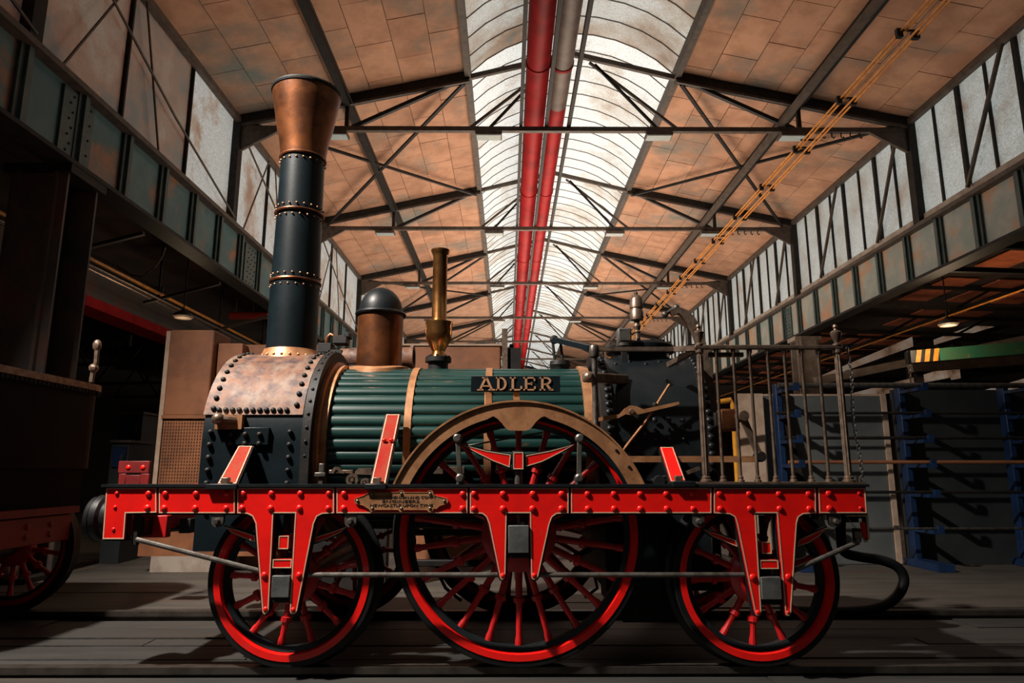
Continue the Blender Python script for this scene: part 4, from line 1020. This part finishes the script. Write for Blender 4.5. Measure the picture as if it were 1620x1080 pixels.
# rear lever with double knob
Yl = 4.62
pts = [P(a, b, Yl) for a, b in ((1062, 497), (1072, 491), (1082, 496), (1092, 507), (1100, 520), (1106, 536), (1110, 552), (1117, 590), (1124, 630), (1130, 668))]
up_, dn_ = [], []
for i, p in enumerate(pts):
    t = (pts[min(i + 1, len(pts) - 1)] - pts[max(i - 1, 0)]).normalized(); nn = Vector((-t.z, t.x)); wd = .016 + .016 * min(1, i / 3)
    up_.append((p.x + nn.x * wd, p.z + nn.y * wd)); dn_.append((p.x - nn.x * wd, p.z - nn.y * wd))
lv = MB().prism(up_ + dn_[::-1], Yl - .025, Yl + .025).build('spring_lever', STEELB, L_)
pk = P(1052, 497, Yl); pk2 = P(1070, 486, Yl)
MB().ball(pk, .024, 10).ball(pk2, .022, 10).tube([pk, pk2], .014, 8).build('lever_knob', STEEL, lv)
MB().box(pts[6].x - .10, pts[6].x - .02, Yl - .03, Yl + .03, ZC + RF_ - .25, pts[5].z - .04).build('lever_post', BLACKM, lv)

# regulator linkage in front of the firebox
zq = ZC + RB
xk = PX(886, 575, YC)
rl = MB().lathe([(0, zq - .03), (.055, zq - .03), (.06, zq + .01), (.075, zq + .03), (.07, zq + .06), (0, zq + .06)], (xk, YC, 0), n=20).build('regulator_cup', BLACKM, L_)
for dx in (-.035, .02): MB().tube([(xk + dx, YC, zq + .05), (xk + dx - .015, YC, PZ(540, YC))], .010, 8).build('rod', BLACKM, rl)
a = P(877, 537, YC - .05)
MB().bar((a.x, YC - .05, a.z), (PX(936, 551, 4.25), 4.25, PZ(551, 4.25)), .05, .035).build('arm', BLUEBLK, rl)
MB().ball((a.x, YC - .05, a.z), .032, 10).build('arm_joint', BLACKM, rl)
# pillar with rail
Yp = 4.02
xp = PX(942, 650, Yp); zp = PZ(546, Yp)
pil = MB().tube([(xp, Yp, zt_f), (xp, Yp, zp - .02)], .017, 12).build('handrail_pillar', STEEL, L_)
MB().lathe([(.026, zp - .07), (.03, zp - .06), (.03, zp - .01), (.024, zp), (0, zp + .003)], (xp, Yp, 0), n=16).build('pillar_head', STEEL, pil)
zbk = PZ(596, Yp)
MB().bar((xp - .06, Yp + .0, zbk), (fx0 + .18, YN2 + .16, zbk + .02), .05, .06).build('pillar_bracket', STEELB, pil, bev=.01)
MB().ball((xp - .035, Yp, zbk), .035, 10).build('pillar_clamp', STEELB, pil)
zr = PZ(552, Yp)
MB().box(xp, PX(1072, 552, Yp), Yp - .02, Yp + .02, zr - .012, zr + .012).build('pillar_rail', STEELB, pil)
MB().bar((PX(1072, 552, Yp) - .02, Yp, zr), (PX(1105, 550, YF + .05), YF + .05, PZ(550, YF + .05)), .035, .03).build('rail_corner', STEELB, pil)
MB().bar(P(1058, 577, 4.2), P(1105, 551, YF + .06), .03, .03).build('corner_brace', STEELB, pil)
# brown reversing lever and thin rod
Yv = 4.06
lev = MB().prism(XZ([(934, 664), (936, 668), (978, 661), (990, 655), (1002, 657), (1024, 652), (1066, 642), (1075, 639), (1074, 635), (1064, 637), (1018, 647), (1006, 642), (996, 641), (988, 646), (980, 655), (960, 657)], Yv), Yv, Yv + .018).build('reversing_lever', BRONZE, L_)
p = P(999, 651, Yv); MB().lathe([(0, -.014), (.014, -.014), (.018, 0)], p, (0, 1, 0), 12).build('pivot', STEELB, lev)
MB().tube([p, (p.x, YN2 + .02, p.z)], .012, 8).build('pivot_shaft', STEELB, lev)
MB().tube([P(984, 714, Yv + .02), P(1020, 668, Yv + .02), P(1038, 641, Yv + .02), P(1060, 606, Yv + .02)], .008, 8).build('thin_rod', BRONZE, lev)
MB().tube([P(1054, 601, Yv + .02), P(1064, 610, Yv + .02)], .010, 8).build('rod_handle', BLACKM, lev)
p = P(1036, 640, Yv + .02); MB().ball(p, .016, 8).tube([p, (p.x, YN2 + .02, p.z)], .009, 6).build('rod_guide', BLACKM, lev)
# brass rail across the firebox, bracket and swing arm
z0 = PZ(726, 4.06)
hb = MB().box(PX(985, 726, 4.06), PX(1200, 726, 4.06), 4.05, 4.08, z0 - .018, z0 + .018).build('foot_rail', BRONZE, L_)
p = P(1202, 722, 4.05); MB().lathe([(0, -.03), (.026, -.03), (.032, -.02), (.032, .03), (0, .03)], p, (0, 1, 0), 14).build('rail_end', BLACKM, hb)
MB().bar(P(1175, 660, 4.04), p, .035, .03, (0, 1, 0)).build('swing_arm', STEELB, hb)
MB().lathe([(0, -.04), (.03, -.04), (.036, -.02), (.036, .03), (0, .03)], P(1174, 658, 4.04), (0, 1, 0), 14).build('arm_boss', STEELB, hb)
block('firehole_casting', 1140, 1172, 646, 681, 4.08, 4.16, COPPER, bev=.015)
block('casting_lug', 1132, 1146, 652, 674, 4.10, 4.14, BLACKM)
# oddments beside the right bracket
MB().lathe([(0, -.03), (.03, -.03), (.035, 0), (.02, .03), (0, .03)], P(1042, 761, 3.95), (0, 1, 0), 12).build('crank_boss', BLACKM, L_)
MB().tube([P(1030, 760, 3.96), P(1060, 752, 3.96)], .010, 8).build('crank_rod', BLACKM, L_)
MB().bar(P(1086, 748, 3.98), P(1107, 740, 3.98), .014, .02).build('pedal', STEELB, L_)

# --- red diagonal stays
def stay(pts, foot, y0, y1, m):
    A = [P(*pts[0], y0), P(*pts[1], y0)]; B = [P(*pts[2], y1), P(*pts[3], y1)]
    q = A + B; nrm = (q[1] - q[0]).cross(q[3] - q[0]).normalized()
    if nrm.y > 0: nrm = -nrm
    n = 4
    s = MB().add(q + [v - nrm * .03 for v in q], [(0, 1, 2, 3), (7, 6, 5, 4), (0, 4, 5, 1), (1, 5, 6, 2), (2, 6, 7, 3), (3, 7, 4, 0)]).build('stay', m, L_, smooth=False)
    c = sum(q, Vector()) / 4
    def shr(d):
        out = []
        for i in range(4):
            a = (q[i] - q[i - 1]).normalized(); b = (q[(i + 1) % 4] - q[i]).normalized()
            out.append(q[i] + (b - a).normalized() * d * 1.3)
        return out
    o1, o2 = shr(.003), shr(.009)
    up = [v + nrm * .002 for v in o1 + o2]
    MB().add(up, [(i, (i + 1) % 4, 4 + (i + 1) % 4, 4 + i) for i in range(4)]).build('lining', CREAM, s, smooth=False)
    o3 = shr(-.006); MB().add([v - nrm * .006 for v in o3] + [v - nrm * .034 for v in o3], [(0, 1, 2, 3), (7, 6, 5, 4), (0, 4, 5, 1), (1, 5, 6, 2), (2, 6, 7, 3), (3, 7, 4, 0)]).build('stay_edge', BLACK, s, smooth=False)
    a, b, c_, d = foot
    f = MB().box(PX(a, d, YF - .02), PX(b, d, YF - .02), YF - .025, YF + .10, PZ(d, YF - .02), PZ(d, YF - .02) + .03).build('stay_foot', BLACK, s, bev=.004)
    m0 = (A[0] + A[1]) / 2
    MB().box(m0.x - .022, m0.x + .018, YF - .012, YF + .024, m0.z - .005, m0.z + .034).build('nut', STEELB, s, bev=.003)
    return s, q
stay([(344, 765), (374, 765), (399.5, 705), (377.5, 705)], (325, 375, 765, 774), YF + .02, YN - .03, RED_F)
s2, q2 = stay([(586, 765), (610, 765), (632.6, 655), (611, 655)], (577, 611, 766, 774), YF + .02, 4.16, RED_F)
stay([(1061, 762), (1085, 762), (1065, 707), (1044, 707)], (1064, 1101, 762, 770), YF + .02, YN2 - .03, RED)
for px in (608, 619):
    p = P(px, 696, 4.01); inst('rivet', RIV, p, s2, Vector((0, -1, 0)).rotation_difference(Vector((0, -.9, .35)).normalized()), (.016, .012, .010))

# --- splasher
sc = P(821, 851, 3.87); Ro = (PX(1021, 767, 3.87) - PX(619, 767, 3.87)) / 2
zf = zt_f + .014
def sect(R, n=48):
    a = math.asin((zf - sc.z) / R); return arc(sc.x, sc.z, R, pi - a, a, n)
R1 = PZ(634, 3.87) - sc.z; R2 = R1 - .080; R3 = R2 - .022
drip = XZ([(770, 656), (780, 658), (787, 662), (793, 668), (799, 676), (804, 680), (809, 681), (832, 681), (837, 679.5), (842, 675), (848, 667), (854, 661.5), (861, 658), (871, 656)], 3.87)
inn = sect(R2)
drip[0] = (drip[0][0], sc.z + sqrt(R2 ** 2 - (drip[0][0] - sc.x) ** 2)); drip[-1] = (drip[-1][0], sc.z + sqrt(R2 ** 2 - (drip[-1][0] - sc.x) ** 2))
low = [p for p in inn if p[0] < drip[0][0]] + drip + [p for p in inn if p[0] > drip[-1][0]]
spl = MB().prism(sect(R1) + low[::-1], 3.87, 3.882).build('splasher', BRONZE, L_, smooth=False)
MB().prism(sect(R2 + .01) + sect(R3)[::-1], 3.884, 3.894).build('splasher_side', BLUEBLK, spl, smooth=False)
MB().prism(sect(R1) + sect(R1 - .012)[::-1], 3.872, 4.10).build('splasher_top', BRONZE, spl, ang=30)
MB().prism(sect(R1 + .004) + sect(R1 - .006)[::-1], 3.860, 3.874).build('splasher_bead', BRONZE, spl, ang=30)
for px, py in ((711, 665), (721, 661), (995, 738), (975, 712)):
    MB().lathe([(.009, 0), (.007, .006), (0, .008)], P(px, py, 3.87), (0, -1, 0), 8).build('screw', BLACKM, spl)
# --- name board
Yn = 3.98
nx0, nx1, nz0, nz1 = PX(745, 607, Yn), PX(886, 607, Yn), PZ(619.5, Yn), PZ(594.5, Yn)
nb = MB().box(nx0, nx1, Yn, Yn + .02, nz0, nz1).build('name_board', BLUEBLK, L_, bev=.002)
nb['label'] = 'black name board with five brass letters'
MB().box(PX(768, 630, Yn), PX(778, 630, Yn), Yn + .002, Yn + .014, PZ(640, Yn) - .05, nz0).build('board_post', BRONZE, nb)
MB().box(PX(812, 630, Yn), PX(822, 630, Yn), Yn + .008, Yn + .016, PZ(640, Yn) - .05, nz0).build('board_post', BRONZE, nb)
def stroke(mb, x0, z0, x1, z1, wd):
    d = Vector((x1 - x0, z1 - z0)); n = Vector((-d.y, d.x)).normalized() * wd / 2
    mb.prism([(x0 + n.x, z0 + n.y), (x1 + n.x, z1 + n.y), (x1 - n.x, z1 - n.y), (x0 - n.x, z0 - n.y)], Yn - .006, Yn)
def letter(ch, a, b):
    X0, X1 = PX(a, 607, Yn), PX(b, 607, Yn); z0, z1 = PZ(617.6, Yn), PZ(596.4, Yn); w_ = X1 - X0; h = z1 - z0
    mb = MB(); U = lambda u: X0 + u * w_; V = lambda v: z0 + v * h
    def q(u0, v0, u1, v1): mb.box(min(U(u0), U(u1)), max(U(u0), U(u1)), Yn - .006, Yn, V(v0), V(v1))
    tk = .0135; ser = .11
    def bowl(u0, v0, v1, rx):
        cz = (V(v0) + V(v1)) / 2; rz = (V(v1) - V(v0)) / 2; cx = U(u0); n = 10
        o = [(cx + rx * cos(-pi / 2 + pi * i / n), cz + rz * sin(-pi / 2 + pi * i / n)) for i in range(n + 1)]
        i_ = [(cx + (rx - tk) * cos(-pi / 2 + pi * i / n), cz + (rz - tk * .7) * sin(-pi / 2 + pi * i / n)) for i in range(n + 1)]
        mb.prism(o + i_[::-1], Yn - .006, Yn)
    if ch == 'A':
        stroke(mb, U(.17), V(.06), U(.48), V(.97), tk); stroke(mb, U(.83), V(.06), U(.52), V(.97), tk)
        q(.0, 0, .36, ser); q(.64, 0, 1, ser); q(.28, .90, .58, 1); q(.3, .28, .7, .38)
    elif ch == 'D':
        q(.12, 0, .34, 1); q(0, 0, .45, ser); q(0, 1 - ser, .45, 1); bowl(.42, 0, 1, w_ * .58)
    elif ch == 'L':
        q(.14, 0, .34, 1); q(0, 1 - ser, .48, 1); q(0, 0, 1, ser); q(.86, 0, 1, .34)
    elif ch == 'E':
        q(.12, 0, .32, 1); q(0, 0, 1, ser); q(0, 1 - ser, .96, 1); q(.86, 0, 1, .32); q(.84, .70, .96, 1); q(.3, .45, .7, .55); q(.62, .38, .72, .62)
    elif ch == 'R':
        q(.12, 0, .30, 1); q(0, 0, .42, ser); q(0, 1 - ser, .5, 1); q(.28, .42, .52, .42 + ser * .9); bowl(.46, .42, 1, w_ * .40)
        stroke(mb, U(.52), V(.45), U(.82), V(.05), tk); q(.74, 0, 1.02, ser)
    mb.build('letter', LETTER, nb, smooth=False)
for ch, a, b in (('A', 755, 783), ('D', 784.5, 801.5), ('L', 806.5, 826), ('E', 828, 847.5), ('R', 853.5, 875)): letter(ch, a, b)
# --- builder's plate
Yb = YF - .006
def lobe(px, py, r, a0, a1, n=6): return [(px + r * cos(radians(a0 + (a1 - a0) * i / n)), py - r * sin(radians(a0 + (a1 - a0) * i / n))) for i in range(n + 1)]
pp = lobe(565.5, 792, 5, 250, 110) + [(575, 783.5), (580, 780.5)] + lobe(589, 780, 5, 170, 20) + lobe(635, 780, 5.2, 160, 20) + lobe(680.5, 780, 5.2, 160, -10) + [(691, 784)] + [(703, 787)] + lobe(704, 792.3, 5, 70, -70) + [(696, 800), (690, 805)] + lobe(680.5, 805, 5.2, 10, -160) + lobe(635, 804.5, 5.2, -20, -160) + lobe(589, 804.5, 5.2, -20, -170) + [(580, 803), (575, 799.5)]
po = XZ(pp, Yb)
bp_ = MB().prism(po, Yb, YF - .0005).build('makers_plate', BRONZE, L_, smooth=False)
bp_['label'] = 'cast brass maker plate with engraved lettering'
MB().ring(po, offset(po, .003), Yb - .002, Yb).build('plate_rim', BRONZE, bp_, smooth=False)
for px, py in ((565.5, 792), (589, 780.5), (635, 780.5), (680.5, 780.5), (703, 792.3), (589, 804), (635, 804), (680.5, 804)):
    inst('bolt', RIVG, P(px, py, Yb), bp_, None, (.009, .008, .009))
def text(s, cx, cy, hpx, wpx):
    c = bpy.data.curves.new('txt', 'FONT'); c.body = s; c.size = 1; c.align_x = 'CENTER'; c.align_y = 'CENTER'; c.extrude = .02; c.resolution_u = 2
    o = bpy.data.objects.new('txt', c); COL.objects.link(o); bpy.context.view_layer.update()
    me = bpy.data.meshes.new_from_object(o.evaluated_get(bpy.context.evaluated_depsgraph_get()))
    bpy.data.objects.remove(o); bpy.data.curves.remove(c)
    xs = [v.co.x for v in me.vertices]; ys_ = [v.co.y for v in me.vertices]
    k = F / Yb / .98
    sx = wpx / k / (max(xs) - min(xs)); sy = hpx / k / (max(ys_) - min(ys_)); mx = (max(xs) + min(xs)) / 2; my = (max(ys_) + min(ys_)) / 2
    for v in me.vertices:
        v.co = Vector(((v.co.x - mx) * sx, -v.co.z * .05, (v.co.y - my) * sy))
    me.update(); me.materials.clear(); me.materials.append(INK)
    inst('lettering', me, P(cx, cy, Yb - .0008), bp_)
text('ROBT STEPHENSON AND COMPY', 637, 786.2, 4.0, 104)
text('ENGINEERS', 634, 792.6, 4.0, 58)
text('NEWCASTLE UPON TYNE', 635, 798.9, 4.0, 98)

# --- rear platform railing
Yg = YF + .05
zbase = zt_f + .014
x0, x1 = PX(1098, 766, Yg), PX(1362, 766, Yg)
bs = MB().box(x0, x1, YF - .008, YF + .12, zbase, zbase + .012).build('platform_sill', STEELB, L_)
ztop = PZ(549, Yg)
xa, xb = PX(1112, 660, Yg), PX(1334, 660, Yg)
rlg = MB().box(xa - .03, xb + .03, Yg - .02, Yg + .02, ztop - .012, ztop + .012).build('railing', STEELB, L_, bev=.005)
def turned(x, r, head):
    pr = [(r * 2.1, zbase + .012), (r * 2.1, zbase + .022), (r * 1.5, zbase + .026), (r * 1.6, zbase + .04), (r, zbase + .045), (r * .92, ztop - .04), (r * 1.5, ztop - .03), (r * 1.5, ztop - .012)]
    o = MB().lathe(pr, (x, Yg, 0), n=12).build('post' if head else 'baluster', STEELB, rlg)
    if head:
        for k in range(8):
            a = 2 * pi * k / 8
            MB().tube([(x + r * cos(a), Yg + r * sin(a), zbase + .05), (x + r * .95 * cos(a), Yg + r * .95 * sin(a), ztop - .045)], .004, 4).build('flute', STEELB, rlg)
        t = ztop + .012
        MB().lathe([(r * 1.5, t), (r * 1.5, t + .008), (r * .7, t + .015), (r * 1.1, t + .03), (r * 1.75, t + .06), (r * 1.9, t + .075), (r * 1.3, t + .085), (r * .7, t + .09), (r * .6, t + .098), (r * .95, t + .108), (r * .8, t + .12), (0, t + .125)], (x, Yg, 0), n=16).build('urn_finial', STEELB, rlg)
turned(xa, .0155, True); turned(xb, .0165, True)
for pt, pb in ((1133, 1144), (1160, 1172), (1186, 1199), (1213, 1229), (1240, 1256), (1267.5, 1284), (1294, 1312)):
    turned(PX((pt + pb) / 2, 660, Yg), .0095, False)
MB().box(xa + .06, xa + .26, Yg + .02, Yg + .05, ztop - .05, ztop - .025).build('rail_hook', STEELB, rlg)
# far railing
chm_ = MB()
p0, p1 = P(1335, 552, Yg), P(1357, 762, Yg)
cn = rlg
for k in range(36):
    t = k / 35; c = p0.lerp(p1, t) + Vector((.02 + .008 * sin(t * 9), 0, 0))
    q = Matrix.Rotation(pi / 2 * (k % 2), 3, 'Z')
    chm_.tube([c + q @ (Vector(v) * .42) for v in ch_link], .0032, 5, closed=True)
chm_.build('safety_chain', STEEL, L_)['kind'] = 'stuff'
MB().tube([P(1356, 752, Yg), P(1357, 766, Yg)], .005, 6).build('chain_eye', BRONZE, L_)
# --- valve gear glimpsed below the boiler
Yv = 4.08
gm = block('valve_rod', 520, 558, 743, 749, Yv, Yv + .02, STEELB)
MB().prism(XZ([(520, 748), (526, 742), (530, 738), (536, 738), (540, 743), (545, 745), (545, 749), (537, 748), (534, 743), (531, 743), (528, 749)], Yv), Yv - .005, Yv + .015).build('rod_eye', STEELB, L_)
MB().prism(XZ([(561, 746), (567, 740), (588, 740), (588, 751), (562, 750)], Yv), Yv, Yv + .03).build('rod_end', STEELB, L_)
for px, py, r in ((557, 759, 9.5), (577, 763, 6.5)):
    rr = r / F * Yv
    dk = MB().lathe([(0, -.012), (rr * .3, -.012), (rr * .36, 0), (rr * .5, .002), (rr * .55, -.006), (rr, -.006), (rr, .03), (0, .03)], P(px, py, Yv - .02), (0, 1, 0), 20).build('valve_disc', STEELB, L_)
block('crank_link', 503, 511, 733, 766, Yv - .02, Yv + .01, STEEL); block('crank_cross', 497, 514, 747, 754, Yv - .03, Yv, STEEL)
block('slide_bar', 640, 735, 738, 750, 4.20, 4.24, STEELB); block('slide_bar', 850, 990, 733, 740, 4.24, 4.28, STEELB)
for a, b, c, d in ((700, 712, 742, 766), (762, 770, 755, 766), (880, 890, 752, 766), (960, 968, 745, 766)): block('valve_spindle', a, b, c, d, 4.12, 4.16, BLACKM)
MB().tube([P(716, 709, 4.16), P(862, 683, 4.16)], .006, 6).build('pull_rod', STEEL, L_)
# low gear between wheels
block('cross_stay', 645, 780, 838, 847, 4.55, 4.62, BLACKM); block('cross_stay', 640, 765, 886, 896, 4.4, 4.46, BLACKM)
MB().bar(P(935, 868, 4.3), P(985, 838, 4.3), .04, .03).build('motion_link', STEEL, L_)
MB().bar(P(900, 885, 4.4), P(1000, 835, 4.4), .05, .03).build('motion_link', BLACKM, L_)
block('ash_pan', 985, 1075, 815, 985, 4.25, 5.2, BLACKM, bev=.01)
block('cylinder_block', 308, 345, 815, 872, 4.30, 5.2, BLACKM, bev=.02)
MB().tube([P(690, 900, 4.9), P(705, 930, 4.9), P(730, 950, 4.9)], .012, 6).build('brake_pipe', BLACKM, L_)
MB().tube([P(925, 945, 4.9), P(945, 930, 4.9), P(938, 900, 4.9)], .012, 6).build('brake_pipe', BLACKM, L_)

# --- hose behind the rear wheel
def smooth(p, n=5):
    o = []
    for i in range(len(p) - 1):
        a, b, c, d = p[max(i - 1, 0)], p[i], p[i + 1], p[min(i + 2, len(p) - 1)]
        for k in range(n):
            t = k / n; o.append(.5 * ((2 * b) + (c - a) * t + (2 * a - 5 * b + 4 * c - d) * t * t + (3 * b - a - 3 * c + d) * t ** 3))
    return o + [p[-1]]
hs = MB().tube(smooth([P(1250, 966, 5.0), P(1330, 967, 5.0), P(1375, 964, 5.0), P(1405, 954, 5.0), P(1424, 936, 5.0), P(1430, 915, 5.0), P(1420, 897, 5.0), P(1395, 886, 5.0), P(1358, 880, 5.0), P(1335, 872, 4.95), P(1330, 845, 4.9), P(1330, 815, 4.9)]), .034, 12)
tag(hs.build('rubber_hose', RUBBER), 'thick black rubber hose looping behind the rear wheel', 'hose')

# ------------------------------------------------------------------ added key lamp in an invented housing, hung out of view
yh = 1.9
fl_loc = Vector((-4.3, yh, ZT - .35)); tgt = Vector((-1.3, 5.0, 1.1))
fo = thing('added_key_lamp', (fl_loc.x, fl_loc.y, fl_loc.z - .2), 'floodlight hung from the roof before the engine', 'lamp')
dr = (tgt - fl_loc).normalized(); rq = dr.to_track_quat('-Z', 'Y')
hm = MB().box(-.24, .24, -.18, .18, .04, .16).mesh('housing', BLACKM, False); inst('housing', hm, fl_loc, fo, rq)
MB().box(fl_loc.x - .03, fl_loc.x + .03, yh - .03, yh + .03, fl_loc.z, roof_z(fl_loc.x) + .1).build('hanger', DARKSTEEL, fo)
ld_ = bpy.data.lights.new('added_key_spot', 'SPOT'); ld_.energy = 5600; ld_.color = (1.0, .90, .80); ld_.spot_size = radians(78); ld_.spot_blend = 1.0; ld_.shadow_soft_size = .12
lo = bpy.data.objects.new('added_key_spot', ld_); COL.objects.link(lo); lo.location = fl_loc + dr * .05; lo.rotation_mode = 'QUATERNION'; lo.rotation_quaternion = rq
